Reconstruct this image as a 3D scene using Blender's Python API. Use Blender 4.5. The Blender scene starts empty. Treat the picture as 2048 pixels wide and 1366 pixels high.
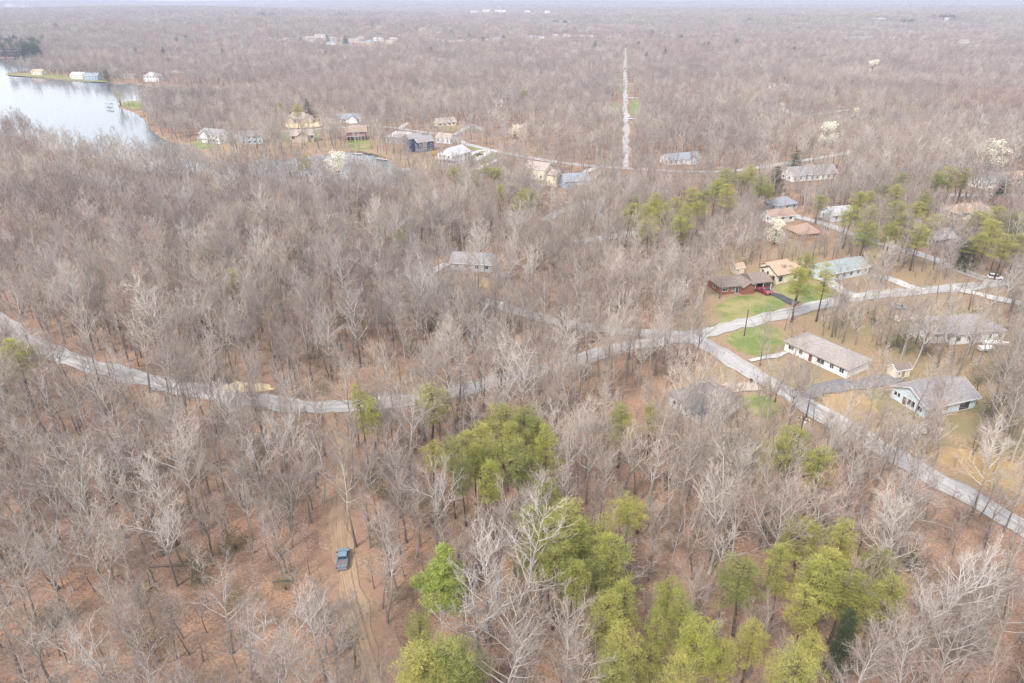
import bpy, bmesh, math, random
import numpy as np
from mathutils import Vector, Matrix, noise as mnoise

random.seed(7); RNG = np.random.default_rng(7)
scene = bpy.context.scene
COL = scene.collection

# ------------------------------------------------------------------ camera, sky, sun, exposure
CAM_H = 85.0
F_PX = 1366.0                       # focal length in pixels of the 2048 px wide photograph
PITCH = math.atan(683.0 / F_PX)     # horizon at the top edge of the frame
cam_data = bpy.data.cameras.new('camera'); cam = bpy.data.objects.new('camera', cam_data); COL.objects.link(cam)
cam_data.sensor_width = 36.0; cam_data.lens = 36.0 * F_PX / 2048.0
cam_data.clip_start = 1.0; cam_data.clip_end = 60000.0
cam.location = (0, 0, CAM_H); cam.rotation_euler = (math.pi / 2 - PITCH, 0, 0)
scene.camera = cam

SUN_EL, SUN_AZ = math.radians(48), math.radians(215)     # azimuth clockwise from +Y: behind the camera, to the left
world = bpy.data.worlds.new('World'); scene.world = world; world.use_nodes = True
wn = world.node_tree; wn.nodes.clear()
w_out = wn.nodes.new('ShaderNodeOutputWorld'); w_bg = wn.nodes.new('ShaderNodeBackground')
w_sky = wn.nodes.new('ShaderNodeTexSky'); w_sky.sky_type = 'NISHITA'; w_sky.sun_disc = False
w_sky.sun_elevation = SUN_EL; w_sky.sun_rotation = SUN_AZ
w_sky.air_density = 1.0; w_sky.dust_density = 3.0; w_sky.ozone_density = 1.0
w_mix = wn.nodes.new('ShaderNodeMix'); w_mix.data_type = 'RGBA'
w_mix.inputs['Factor'].default_value = 0.72                # an even, thin overcast over the blue
w_mix.inputs['B'].default_value = (9.6, 9.8, 10.4, 1)
wn.links.new(w_sky.outputs['Color'], w_mix.inputs['A'])
wn.links.new(w_mix.outputs['Result'], w_bg.inputs['Color'])
w_bg.inputs['Strength'].default_value = 0.076
wn.links.new(w_bg.outputs['Background'], w_out.inputs['Surface'])

sun_data = bpy.data.lights.new('sun', 'SUN'); sun = bpy.data.objects.new('sun', sun_data); COL.objects.link(sun)
sun_data.energy = 1.5; sun_data.angle = math.radians(10); sun_data.color = (1.0, 0.95, 0.88)
sdir = Vector((math.sin(SUN_AZ) * math.cos(SUN_EL), math.cos(SUN_AZ) * math.cos(SUN_EL), math.sin(SUN_EL)))
sun.rotation_euler = (-sdir).to_track_quat('-Z', 'Y').to_euler(); sun.location = (0, 0, 300)

vs = scene.view_settings
vs.view_transform = 'Standard'; vs.look = 'None'; vs.gamma = 1.0; vs.use_curve_mapping = False
vs.exposure = 1.58
scene.render.engine = 'CYCLES'
cy = scene.cycles
cy.max_bounces = 4; cy.diffuse_bounces = 2; cy.glossy_bounces = 2; cy.transmission_bounces = 2
cy.volume_bounces = 1; cy.transparent_max_bounces = 4
cy.caustics_reflective = False; cy.caustics_refractive = False
cy.use_denoising = True; cy.denoiser = 'OPENIMAGEDENOISE'; cy.denoising_input_passes = 'RGB_ALBEDO_NORMAL'; cy.denoising_prefilter = 'NONE'
cy.pixel_filter_type = 'BLACKMAN_HARRIS'; cy.filter_width = 1.5

# ------------------------------------------------------------------ small helpers
SP, CP = math.sin(PITCH), math.cos(PITCH)
def G(px, py, z=0.0):
    """point at height z seen at a pixel of the 2048x1366 photograph"""
    u = (px - 1024.0) / F_PX; v = (683.0 - py) / F_PX
    dz = -SP + v * CP
    t = (CAM_H - z) / -dz
    return Vector((u * t, (CP + v * SP) * t, z))
def P(x, y, z=0.0):
    """pixel of a world point"""
    dy, dz = y, z - CAM_H
    zc = dy * CP - dz * SP; yc = dy * SP + dz * CP
    return 1024 + F_PX * x / zc, 683 - F_PX * yc / zc

def link(o, parent=None):
    COL.objects.link(o)
    if parent is not None: o.parent = parent
    return o
def tag(o, label=None, cat=None, group=None, kind=None):
    if label: o['label'] = label
    if cat: o['category'] = cat
    if group: o['group'] = group
    if kind: o['kind'] = kind
    return o
def empty(name, loc=(0, 0, 0), rz=0.0, scale=1.0):
    e = bpy.data.objects.new(name, None); e.empty_display_size = 0.5
    e.location = loc; e.rotation_euler = (0, 0, rz)
    e.scale = (scale,) * 3 if not hasattr(scale, '__len__') else scale
    return link(e)
def mesh_obj(name, verts, faces, m, parent=None, smooth=False, loc=None):
    me = bpy.data.meshes.new(name); me.from_pydata([tuple(v) for v in verts], [], faces); me.update()
    if m: me.materials.append(m)
    if smooth: me.polygons.foreach_set('use_smooth', [True] * len(me.polygons))
    o = bpy.data.objects.new(name, me)
    if loc is not None: o.location = loc
    return link(o, parent)
class MB:
    """collects boxes, prisms and tubes for one mesh"""
    def __init__(s): s.v = []; s.f = []
    def add(s, vs_, fs_):
        b = len(s.v); s.v.extend([tuple(q) for q in vs_]); s.f.extend([tuple(i + b for i in f) for f in fs_]); return s
    def box(s, x0, x1, y0, y1, z0, z1):
        return s.add([(x0,y0,z0),(x1,y0,z0),(x1,y1,z0),(x0,y1,z0),(x0,y0,z1),(x1,y0,z1),(x1,y1,z1),(x0,y1,z1)],
                     [(0,3,2,1),(4,5,6,7),(0,1,5,4),(1,2,6,5),(2,3,7,6),(3,0,4,7)])
    def prism(s, poly_xz, y0, y1):
        n = len(poly_xz)
        vs_ = [(x, y0, z) for x, z in poly_xz] + [(x, y1, z) for x, z in poly_xz]
        fs_ = [tuple(range(n)), tuple(range(2*n-1, n-1, -1))] + [(i, i+n, (i+1) % n + n, (i+1) % n) for i in range(n)]
        return s.add(vs_, fs_)
    def tube(s, a, b, r0, r1, n=6):
        a = Vector(a); b = Vector(b); d = (b - a).normalized()
        u = d.orthogonal().normalized(); w = d.cross(u)
        vs_ = []
        for c, r in ((a, r0), (b, r1)):
            for k in range(n):
                t = 2 * math.pi * k / n; vs_.append(c + (u * math.cos(t) + w * math.sin(t)) * r)
        return s.add(vs_, [(k, (k+1) % n, (k+1) % n + n, k + n) for k in range(n)] + [tuple(range(n-1, -1, -1)), tuple(range(n, 2*n))])
    def build(s, name, m, parent=None, smooth=False, bevel=0.0):
        o = mesh_obj(name, s.v, s.f, m, parent, smooth)
        if bevel:
            bm = bmesh.new(); bm.from_mesh(o.data)
            bmesh.ops.remove_doubles(bm, verts=bm.verts, dist=1e-5)
            bmesh.ops.bevel(bm, geom=bm.edges[:], offset=bevel, segments=1, affect='EDGES', clamp_overlap=True)
            bm.to_mesh(o.data); bm.free()
        return o

# ------------------------------------------------------------------ materials
def new_mat(name, rough=0.85):
    m = bpy.data.materials.new(name); m.use_nodes = True
    nt = m.node_tree; b = nt.nodes['Principled BSDF']
    b.inputs['Roughness'].default_value = rough
    b.inputs['Specular IOR Level'].default_value = 0.25
    return m, nt, b
def ramp(nt, fac, stops, interp='LINEAR'):
    r = nt.nodes.new('ShaderNodeValToRGB'); r.color_ramp.interpolation = interp
    els = r.color_ramp.elements
    els[0].position, els[0].color = stops[0][0], (*stops[0][1], 1)
    els[1].position, els[1].color = stops[-1][0], (*stops[-1][1], 1)
    for p, c in stops[1:-1]:
        e = els.new(p); e.color = (*c, 1)
    nt.links.new(fac, r.inputs['Fac']); return r.outputs['Color']
def noise_node(nt, coord, scale, detail=3.0, rough=0.6, vec_scale=None):
    n = nt.nodes.new('ShaderNodeTexNoise'); n.inputs['Scale'].default_value = scale
    n.inputs['Detail'].default_value = detail; n.inputs['Roughness'].default_value = rough
    if vec_scale:
        mp = nt.nodes.new('ShaderNodeMapping'); mp.inputs['Scale'].default_value = vec_scale
        nt.links.new(coord, mp.inputs['Vector']); coord = mp.outputs['Vector']
    nt.links.new(coord, n.inputs['Vector']); return n.outputs['Fac']
def mix(nt, fac, a, b, blend='MIX'):
    n = nt.nodes.new('ShaderNodeMix'); n.data_type = 'RGBA'; n.blend_type = blend
    for key, val in (('Factor', fac), ('A', a), ('B', b)):
        if hasattr(val, 'links'): nt.links.new(val, n.inputs[key])
        elif isinstance(val, (int, float)): n.inputs[key].default_value = val
        else: n.inputs[key].default_value = (*val, 1)
    return n.outputs['Result']
def world_pos(nt): return nt.nodes.new('ShaderNodeNewGeometry').outputs['Position']
def obj_pos(nt): return nt.nodes.new('ShaderNodeTexCoord').outputs['Object']
def bump(nt, b, h, strength, dist):
    n = nt.nodes.new('ShaderNodeBump'); n.inputs['Strength'].default_value = strength; n.inputs['Distance'].default_value = dist
    nt.links.new(h, n.inputs['Height']); nt.links.new(n.outputs['Normal'], b.inputs['Normal'])
def speckle(name, c0, c1, scale=3.0, c2=None, scale2=0.25, rough=0.85, coord='world', bmp=0.0, random_amt=0.0):
    m, nt, b = new_mat(name, rough)
    co = world_pos(nt) if coord == 'world' else obj_pos(nt)
    f = noise_node(nt, co, scale, 4.0, 0.65)
    col = ramp(nt, f, [(0.32, c0), (0.68, c1)])
    if c2:
        f2 = noise_node(nt, co, scale2, 3.0, 0.6)
        g = nt.nodes.new('ShaderNodeMapRange'); g.inputs['From Min'].default_value = 0.42; g.inputs['From Max'].default_value = 0.62
        nt.links.new(f2, g.inputs['Value'])
        col = mix(nt, g.outputs['Result'], col, c2)
    nt.links.new(col, b.inputs['Base Color'])
    if bmp: bump(nt, b, f, bmp, 0.05)
    return m

def make_ground_mat():
    m, nt, b = new_mat('leaf_litter', 0.95)
    co = world_pos(nt)
    fine = noise_node(nt, co, 2.6, 5.0, 0.75)
    mid = noise_node(nt, co, 0.22, 4.0, 0.65)
    big = noise_node(nt, co, 0.018, 3.0, 0.55)
    a = ramp(nt, fine, [(0.30, (0.085, 0.052, 0.036)), (0.47, (0.235, 0.145, 0.10)), (0.72, (0.40, 0.265, 0.19))])
    t = ramp(nt, fine, [(0.30, (0.12, 0.08, 0.05)), (0.50, (0.25, 0.165, 0.105)), (0.72, (0.40, 0.30, 0.20))])
    mr = nt.nodes.new('ShaderNodeMapRange'); mr.inputs['From Min'].default_value = 0.46; mr.inputs['From Max'].default_value = 0.66
    nt.links.new(big, mr.inputs['Value'])
    c = mix(nt, mr.outputs['Result'], a, t)
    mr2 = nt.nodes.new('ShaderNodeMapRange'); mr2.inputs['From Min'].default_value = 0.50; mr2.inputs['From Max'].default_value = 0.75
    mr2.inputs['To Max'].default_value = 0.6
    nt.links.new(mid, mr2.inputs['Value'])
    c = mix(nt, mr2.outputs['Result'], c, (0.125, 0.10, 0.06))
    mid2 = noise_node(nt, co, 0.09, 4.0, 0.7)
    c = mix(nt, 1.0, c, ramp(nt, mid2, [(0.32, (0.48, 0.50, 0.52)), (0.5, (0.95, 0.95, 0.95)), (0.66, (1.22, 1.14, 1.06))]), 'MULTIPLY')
    nt.links.new(c, b.inputs['Base Color']); bump(nt, b, fine, 0.5, 0.15)
    return m
M = {}
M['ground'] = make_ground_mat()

def make_road_mat(name, c0, c1, patch):
    m, nt, b = new_mat(name, 0.9)
    uv = nt.nodes.new('ShaderNodeUVMap').outputs['UV']; co = world_pos(nt)
    streak = noise_node(nt, uv, 1.0, 4.0, 0.6, (1.9, 0.03, 1.0))
    fine = noise_node(nt, co, 1.3, 5.0, 0.7)
    c = ramp(nt, streak, [(0.30, c0), (0.62, c1)])
    c = mix(nt, 0.33, c, ramp(nt, fine, [(0.3, c0), (0.65, c1)]))
    pt = noise_node(nt, uv, 1.0, 3.0, 0.55, (0.5, 0.035, 1.0))
    mr = nt.nodes.new('ShaderNodeMapRange'); mr.inputs['From Min'].default_value = 0.57; mr.inputs['From Max'].default_value = 0.66
    mr.inputs['To Max'].default_value = 0.6
    nt.links.new(pt, mr.inputs['Value']); c = mix(nt, mr.outputs['Result'], c, patch)
    nt.links.new(c, b.inputs['Base Color']); bump(nt, b, fine, 0.2, 0.03)
    return m
M['road'] = make_road_mat('weathered_asphalt', (0.20, 0.19, 0.185), (0.42, 0.40, 0.385), (0.17, 0.16, 0.155))
M['pale_road'] = make_road_mat('pale_chip_road', (0.21, 0.20, 0.185), (0.44, 0.42, 0.40), (0.17, 0.17, 0.14))
M['track'] = make_road_mat('dirt_track_soil', (0.20, 0.135, 0.085), (0.345, 0.245, 0.16), (0.21, 0.125, 0.085))
M['track_verge'] = speckle('leafy_verge', (0.17, 0.11, 0.07), (0.34, 0.235, 0.155), 1.8, (0.25, 0.15, 0.105), 0.14)
M['rut'] = speckle('wheel_rut_soil', (0.13, 0.085, 0.055), (0.25, 0.17, 0.11), 2.0, (0.29, 0.20, 0.13), 0.35)
M['concrete'] = speckle('concrete_drive', (0.34, 0.32, 0.295), (0.52, 0.50, 0.47), 1.2)
M['gravel'] = speckle('gravel_drive', (0.27, 0.22, 0.18), (0.46, 0.39, 0.33), 2.5)
M['blacktop'] = speckle('blacktop_drive', (0.045, 0.045, 0.05), (0.085, 0.083, 0.088), 1.5)
M['worn_blacktop'] = speckle('worn_blacktop', (0.11, 0.105, 0.11), (0.20, 0.19, 0.195), 1.5)
M['lawn'] = speckle('lawn_grass', (0.085, 0.125, 0.025), (0.17, 0.20, 0.06), 1.6, (0.25, 0.21, 0.095), 0.11)
M['green_lawn'] = speckle('green_lawn_grass', (0.095, 0.14, 0.035), (0.165, 0.21, 0.065), 1.6, (0.23, 0.21, 0.09), 0.13)
M['dry_grass'] = speckle('dry_grass', (0.18, 0.12, 0.07), (0.34, 0.25, 0.15), 1.4, (0.19, 0.16, 0.08), 0.09)
M['yard_litter'] = speckle('leafy_yard', (0.17, 0.11, 0.07), (0.34, 0.235, 0.15), 1.6, (0.24, 0.18, 0.10), 0.07)
M['golden_grass'] = speckle('golden_grass', (0.24, 0.16, 0.065), (0.41, 0.29, 0.13), 1.5, (0.27, 0.18, 0.10), 0.16)
M['sand'] = speckle('bare_sand', (0.45, 0.33, 0.18), (0.68, 0.54, 0.34), 1.0)
M['shore'] = speckle('shore_rock', (0.22, 0.17, 0.12), (0.48, 0.41, 0.32), 1.0)

def make_bark(name, lo, hi, amt=1.0, two=None):
    m, nt, b = new_mat(name, 0.9)
    rnd = nt.nodes.new('ShaderNodeObjectInfo').outputs['Random']
    c = ramp(nt, rnd, [(0.0, lo), (0.5, tuple((x+y)/2 for x, y in zip(lo, hi))), (1.0, hi)])
    if two:
        f = noise_node(nt, obj_pos(nt), 1.2, 2.0, 0.6)
        c = mix(nt, f, c, two, 'MULTIPLY')
    nt.links.new(c, b.inputs['Base Color']); return m
def make_trunk(name, lo, hi, top):
    # rough dark bark at the foot, smooth pale bark on the upper stem, as on oak and tulip poplar
    m = make_bark(name, lo, hi, two=(0.7, 0.68, 0.66)); nt = m.node_tree; b = nt.nodes['Principled BSDF']
    old = b.inputs['Base Color'].links[0].from_socket
    sep = nt.nodes.new('ShaderNodeSeparateXYZ'); nt.links.new(obj_pos(nt), sep.inputs['Vector'])
    mr = nt.nodes.new('ShaderNodeMapRange'); mr.inputs['From Min'].default_value = 4.0; mr.inputs['From Max'].default_value = 10.0
    nt.links.new(sep.outputs['Z'], mr.inputs['Value'])
    nt.links.new(mix(nt, mr.outputs['Result'], old, top), b.inputs['Base Color']); return m
M['trunk'] = make_trunk('oak_bark', (0.12, 0.10, 0.088), (0.25, 0.22, 0.20), (0.36, 0.325, 0.29))
M['limb'] = make_bark('limb_bark', (0.27, 0.24, 0.215), (0.46, 0.43, 0.40))
def make_twig():
    m, nt, b = new_mat('grey_twigs', 0.9)
    rnd = nt.nodes.new('ShaderNodeObjectInfo').outputs['Random']
    c = ramp(nt, rnd, [(0.0, (0.34, 0.235, 0.205)), (0.06, (0.30, 0.24, 0.208)), (0.3, (0.25, 0.213, 0.192)), (0.5, (0.325, 0.28, 0.252)), (0.75, (0.385, 0.337, 0.302)), (1.0, (0.45, 0.415, 0.392))])
    n1 = noise_node(nt, world_pos(nt), 0.006, 4.0, 0.6)       # stands of different species
    t = ramp(nt, n1, [(0.34, (1.08, 0.95, 0.90)), (0.45, (0.82, 0.81, 0.81)), (0.54, (1.12, 1.08, 1.02)), (0.66, (0.74, 0.74, 0.74))])
    nt.links.new(mix(nt, 1.0, c, t, 'MULTIPLY'), b.inputs['Base Color']); return m
M['twig'] = make_twig()
M['pale_bark'] = make_bark('pale_bark', (0.32, 0.295, 0.265), (0.44, 0.415, 0.385), two=(0.75, 0.73, 0.7))
M['pine_bark'] = speckle('pine_bark', (0.045, 0.032, 0.026), (0.11, 0.075, 0.055), 3.0, coord='obj')
def make_needles(name, cols, trans=0.12):
    m, nt, b = new_mat(name, 0.75)
    rnd = nt.nodes.new('ShaderNodeObjectInfo').outputs['Random']
    c = ramp(nt, rnd, [(i / (len(cols) - 1), cc) for i, cc in enumerate(cols)])
    f = noise_node(nt, obj_pos(nt), 0.7, 3.0, 0.6)
    c2 = ramp(nt, f, [(0.3, (0.62, 0.68, 0.6)), (0.7, (1.3, 1.2, 1.1))])
    c = mix(nt, 1.0, c, c2, 'MULTIPLY')
    nt.links.new(c, b.inputs['Base Color'])
    tr = nt.nodes.new('ShaderNodeBsdfTranslucent'); nt.links.new(c, tr.inputs['Color'])
    mx = nt.nodes.new('ShaderNodeMixShader'); mx.inputs['Fac'].default_value = trans
    nt.links.new(b.outputs['BSDF'], mx.inputs[1]); nt.links.new(tr.outputs['BSDF'], mx.inputs[2])
    nt.links.new(mx.outputs['Shader'], nt.nodes['Material Output'].inputs['Surface'])
    return m
M['needles'] = make_needles('pine_needles', [(0.20, 0.215, 0.075), (0.27, 0.285, 0.075), (0.37, 0.345, 0.10), (0.24, 0.25, 0.085), (0.31, 0.325, 0.075)])
M['green_needles'] = make_needles('white_pine_needles', [(0.29, 0.35, 0.085), (0.32, 0.37, 0.09)])
M['dark_needles'] = make_needles('dark_needles', [(0.035, 0.065, 0.03), (0.06, 0.09, 0.035)])
M['holly'] = make_needles('evergreen_leaves', [(0.09, 0.105, 0.04), (0.14, 0.14, 0.06), (0.10, 0.125, 0.045)])
M['blossom'] = make_needles('white_blossom', [(0.72, 0.70, 0.62), (0.80, 0.78, 0.71)], 0.15)
M['yellow'] = make_needles('spring_yellow_leaves', [(0.36, 0.33, 0.08), (0.48, 0.40, 0.10)], 0.3)
M['forsythia'] = make_needles('forsythia_blossom', [(0.62, 0.36, 0.03), (0.68, 0.42, 0.05)], 0.2)
M['redbud'] = make_needles('red_maple_buds', [(0.33, 0.17, 0.14), (0.38, 0.21, 0.17)], 0.1)

def make_water():
    m, nt, b = new_mat('lake_water', 0.1)
    b.inputs['Base Color'].default_value = (0.10, 0.115, 0.12, 1)
    b.inputs['IOR'].default_value = 1.33; b.inputs['Specular IOR Level'].default_value = 0.5
    f = noise_node(nt, world_pos(nt), 0.8, 3.0, 0.55); bump(nt, b, f, 0.10, 0.1)
    return m
M['water'] = make_water()
def plain(name, c, rough=0.6, metal=0.0, var=0.12, scale=1.5):
    m = speckle(name, tuple(x * (1 - var) for x in c), tuple(min(1, x * (1 + var)) for x in c), scale, coord='obj', rough=rough)
    m.node_tree.nodes['Principled BSDF'].inputs['Metallic'].default_value = metal
    return m
def shingle(name, c):
    m, nt, b = new_mat(name, 0.9)
    co = obj_pos(nt)
    f = noise_node(nt, co, 2.2, 4.0, 0.7); g = noise_node(nt, co, 0.35, 3.0, 0.6)
    cc = ramp(nt, f, [(0.3, tuple(x * 0.72 for x in c)), (0.7, tuple(x * 1.22 for x in c))])
    cc = mix(nt, g, cc, tuple(0.6 + 0.0 * x for x in c), 'MULTIPLY')
    cc2 = mix(nt, 0.5, ramp(nt, f, [(0.3, tuple(x * 0.72 for x in c)), (0.7, tuple(x * 1.22 for x in c))]), cc)
    nt.links.new(cc2, b.inputs['Base Color']); bump(nt, b, f, 0.3, 0.02)
    return m
R_ = {'grey': shingle('grey_shingles', (0.27, 0.255, 0.26)), 'slate': shingle('slate_shingles', (0.15, 0.15, 0.17)),
      'tan': shingle('tan_shingles', (0.36, 0.30, 0.26)), 'brown': shingle('brown_shingles', (0.22, 0.175, 0.15)),
      'orange': shingle('orange_tan_shingles', (0.44, 0.305, 0.215)), 'green': shingle('green_grey_shingles', (0.28, 0.31, 0.31)),
      'blue': shingle('blue_grey_shingles', (0.25, 0.275, 0.315)), 'rust': shingle('rust_shingles', (0.34, 0.235, 0.18)),
      'ranch': shingle('grey_tan_shingles', (0.30, 0.265, 0.245)), 'pale': shingle('pale_grey_shingles', (0.43, 0.42, 0.43))}
W_ = {'white': plain('white_siding', (0.74, 0.74, 0.73)), 'cream': plain('cream_siding', (0.68, 0.60, 0.47)),
      'paleblue': plain('pale_blue_siding', (0.52, 0.61, 0.66)), 'brick': speckle('red_brick', (0.18, 0.07, 0.045), (0.30, 0.135, 0.09), 5.0, coord='obj'),
      'tan': plain('tan_siding', (0.50, 0.42, 0.34)), 'navy': plain('navy_siding', (0.06, 0.085, 0.15)),
      'grey': plain('grey_siding', (0.42, 0.42, 0.43)), 'red': plain('dark_red_siding', (0.20, 0.05, 0.045)),
      'slateblue': plain('slate_blue_siding', (0.33, 0.40, 0.52)), 'wood': plain('cedar_boards', (0.34, 0.22, 0.14))}
M['glass'] = plain('window_glass', (0.035, 0.045, 0.055), 0.08)
M['trim'] = plain('white_trim', (0.72, 0.72, 0.71))
M['darktrim'] = plain('dark_trim', (0.05, 0.05, 0.055))
M['door'] = plain('door_paint', (0.16, 0.07, 0.05))
M['garage'] = plain('garage_door_panels', (0.62, 0.62, 0.61))
M['bluegarage'] = plain('blue_garage_door', (0.12, 0.19, 0.28))
M['chimney'] = speckle('stone_chimney', (0.26, 0.20, 0.15), (0.46, 0.38, 0.30), 3.0, coord='obj')
M['tyre'] = plain('tyre_rubber', (0.025, 0.025, 0.025), 0.9)
M['rim'] = plain('alloy_rim', (0.42, 0.42, 0.43), 0.35, 0.7)
M['lampred'] = plain('tail_light_red', (0.45, 0.02, 0.02), 0.3)
M['lampwhite'] = plain('headlight_lens', (0.7, 0.7, 0.68), 0.2)
M['pole'] = plain('creosote_pole', (0.06, 0.048, 0.04), 0.9)
M['steel'] = plain('galvanised_steel', (0.55, 0.57, 0.58), 0.45, 0.3)
M['dock'] = plain('weathered_dock_boards', (0.38, 0.34, 0.30), 0.9)
M['tarp'] = plain('white_tarp', (0.78, 0.78, 0.78), 0.5)
def paint(name, c):
    m = plain(name, c, 0.28, 0.0, 0.04); m.node_tree.nodes['Principled BSDF'].inputs['Coat Weight'].default_value = 0.6; return m
M['p_blue'] = paint('slate_blue_paint', (0.13, 0.20, 0.27)); M['p_slate'] = paint('slate_paint', (0.09, 0.095, 0.12))
M['p_red'] = paint('dark_red_paint', (0.24, 0.012, 0.02)); M['p_white'] = paint('white_paint', (0.75, 0.75, 0.75))
M['p_black'] = paint('black_paint', (0.03, 0.03, 0.035)); M['p_teal'] = paint('teal_paint', (0.16, 0.27, 0.33))
M['bedliner'] = speckle('dusty_bed_cover', (0.11, 0.095, 0.10), (0.20, 0.17, 0.175), 2.0, coord='obj')

# ------------------------------------------------------------------ lake outlines and the lie of the land
LAKE_PX = [(-500, 252), (0, 260), (100, 290), (200, 318), (300, 344), (400, 346), (430, 320), (385, 290), (330, 282), (302, 262), (286, 238),
           (262, 222), (228, 213), (240, 203), (300, 200), (420, 194), (560, 181), (560, 173), (420, 178), (240, 166), (150, 162), (70, 155),
           (5, 149), (15, 144), (60, 140), (110, 128), (105, 112), (60, 112), (0, 118), (-500, 124)]
COVE_PX = [(392, 346), (480, 322), (600, 314), (690, 302), (740, 306), (770, 318), (800, 338), (850, 352), (905, 378), (920, 390), (860, 388),
           (760, 364), (680, 352), (560, 352), (440, 356)]
FARW_PX = [(625, 96), (660, 92.5), (735, 91.5), (800, 92), (770, 96), (690, 99)]
def poly_w(px): return np.array([G(*p)[:2] for p in px])
def smooth_poly(p, it=2):
    for _ in range(it):
        q = np.roll(p, -1, axis=0); p = np.stack([0.75*p + 0.25*q, 0.25*p + 0.75*q], 1).reshape(-1, 2)
    return p
WATERS = [smooth_poly(poly_w(p)) for p in (LAKE_PX, COVE_PX, FARW_PX)]
def sd_poly(pts, poly):
    """signed distance, positive inside"""
    x, y = pts[:, 0], pts[:, 1]
    inside = np.zeros(len(pts), bool); d2 = np.full(len(pts), 1e18)
    n = len(poly)
    for i in range(n):
        ax, ay = poly[i]; bx, by = poly[(i + 1) % n]
        ex, ey = bx - ax, by - ay
        t = np.clip(((x - ax) * ex + (y - ay) * ey) / (ex*ex + ey*ey + 1e-9), 0, 1)
        d2 = np.minimum(d2, (x - ax - t*ex)**2 + (y - ay - t*ey)**2)
        if ay != by:
            c = ((ay > y) != (by > y)) & (x < (bx - ax) * (y - ay) / (by - ay) + ax)
            inside ^= c
    return np.where(inside, 1, -1) * np.sqrt(d2)
def water_sd(pts): return np.max([sd_poly(pts, w) for w in WATERS], axis=0)
def sstep(a, b, x):
    t = np.clip((x - a) / (b - a), 0, 1); return t*t*(3 - 2*t)
def land(pts):
    """height of the far hills; the near ground is level"""
    x, y = pts[:, 0], pts[:, 1]
    d = np.hypot(x, y)
    n = (np.sin(x/900 + 1.3) * np.cos(y/1300 + 0.4) + 0.6*np.sin(x/430 + y/700) + 0.4*np.cos(x/2100 - y/1700 + 2))
    z = sstep(1560, 2500, d) * (15 + 5*n + 10*np.sin(d/230 + 1.5*np.sin(x/520))) + sstep(2600, 5200, d) * (2 + 7*n) + sstep(5000, 11500, d) * (48 + 10*np.sin(x/2600 + 0.7) + 6*np.sin(x/1100 + 2.0))
    return np.maximum(z, 0)
WATER_Z = -0.6

def GL(px, py, dz=0.0):
    p = G(px, py, dz)
    if p.y > 1400:
        for _ in range(8): p = G(px, py, dz + 0.6*(p.z - dz) + 0.4*land(np.array([[p.x, p.y]]))[0])
    return p
rows = list(np.arange(-80, 300, 7.0)) + list(np.arange(300, 1150, 4.5)) + list(np.geomspace(1150, 15500, 70))
NCOL = 281
gv = []
for yy in rows:
    hw = 0.95 * max(yy, 0) + 220
    xs = np.linspace(-hw, hw, NCOL); gv.append(np.stack([xs, np.full(NCOL, yy)], 1))
gv = np.concatenate(gv)
gz = land(gv)
wsd = np.full(len(gv), -99.0); sel = (gv[:, 1] > 280) & (gv[:, 1] < 2200)
wsd[sel] = water_sd(gv[sel])
gz = gz - 2.6 * sstep(-3.5, 6.0, wsd)
gi = np.arange(len(rows) * NCOL).reshape(len(rows), NCOL)
gf = np.stack([gi[:-1, :-1], gi[:-1, 1:], gi[1:, 1:], gi[1:, :-1]], -1).reshape(-1, 4)
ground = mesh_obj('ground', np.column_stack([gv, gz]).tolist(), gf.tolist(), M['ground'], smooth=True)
tag(ground, 'reddish brown leaf litter covering the forest floor', 'ground', kind='structure')
for nm, w, lb in (('lake', WATERS[0], 'pale open lake at the upper left'), ('cove', WATERS[1], 'narrow dark cove of the lake behind the woods'),
                  ('far_water', WATERS[2], 'sliver of far water below the distant houses')):
    c = w.mean(0); big = c + (w - c) * 1.0
    # push the sheet's edge 5 m out under the bank
    nrm = np.roll(w, -1, 0) - np.roll(w, 1, 0); nrm = np.stack([nrm[:, 1], -nrm[:, 0]], 1); nrm /= np.linalg.norm(nrm, axis=1)[:, None] + 1e-9
    area = 0.5*np.sum(w[:, 0]*np.roll(w[:, 1], -1) - np.roll(w[:, 0], -1)*w[:, 1])
    big = w + nrm * (4.0 if area > 0 else -4.0)
    zz = WATER_Z + (0.0 if nm == 'lake' else 0.004) + (land(w.mean(0)[None])[0] if nm == 'far_water' else 0)
    o = mesh_obj(nm, [(x, y, zz) for x, y in big], [tuple(range(len(big)))], M['water'])
    tag(o, lb, 'water', kind='structure')
exec_order = 'land done'

# ------------------------------------------------------------------ roads, drives, lawns
KEEP = []        # (polyline Nx2, half width, strength): strips that bare trees should not cover
def catmull(pts, step=3.0):
    pts = [np.array(p, float) for p in pts]
    if len(pts) == 2:
        n = max(2, int(np.linalg.norm(pts[1] - pts[0]) / step)); return np.array([pts[0] + (pts[1]-pts[0])*k/n for k in range(n + 1)])
    ext = [2*pts[0] - pts[1]] + pts + [2*pts[-1] - pts[-2]]
    out = []
    for i in range(1, len(ext) - 2):
        p0, p1, p2, p3 = ext[i-1:i+3]
        n = max(2, int(np.linalg.norm(p2 - p1) / step))
        for k in range(n):
            t = k / n
            out.append(0.5*((2*p1) + (-p0+p2)*t + (2*p0-5*p1+4*p2-p3)*t*t + (-p0+3*p1-3*p2+p3)*t**3))
    out.append(pts[-1]); return np.array(out)
ZSHEET = [0.006]
def next_z():
    ZSHEET[0] += 0.004; return ZSHEET[0]
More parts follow.
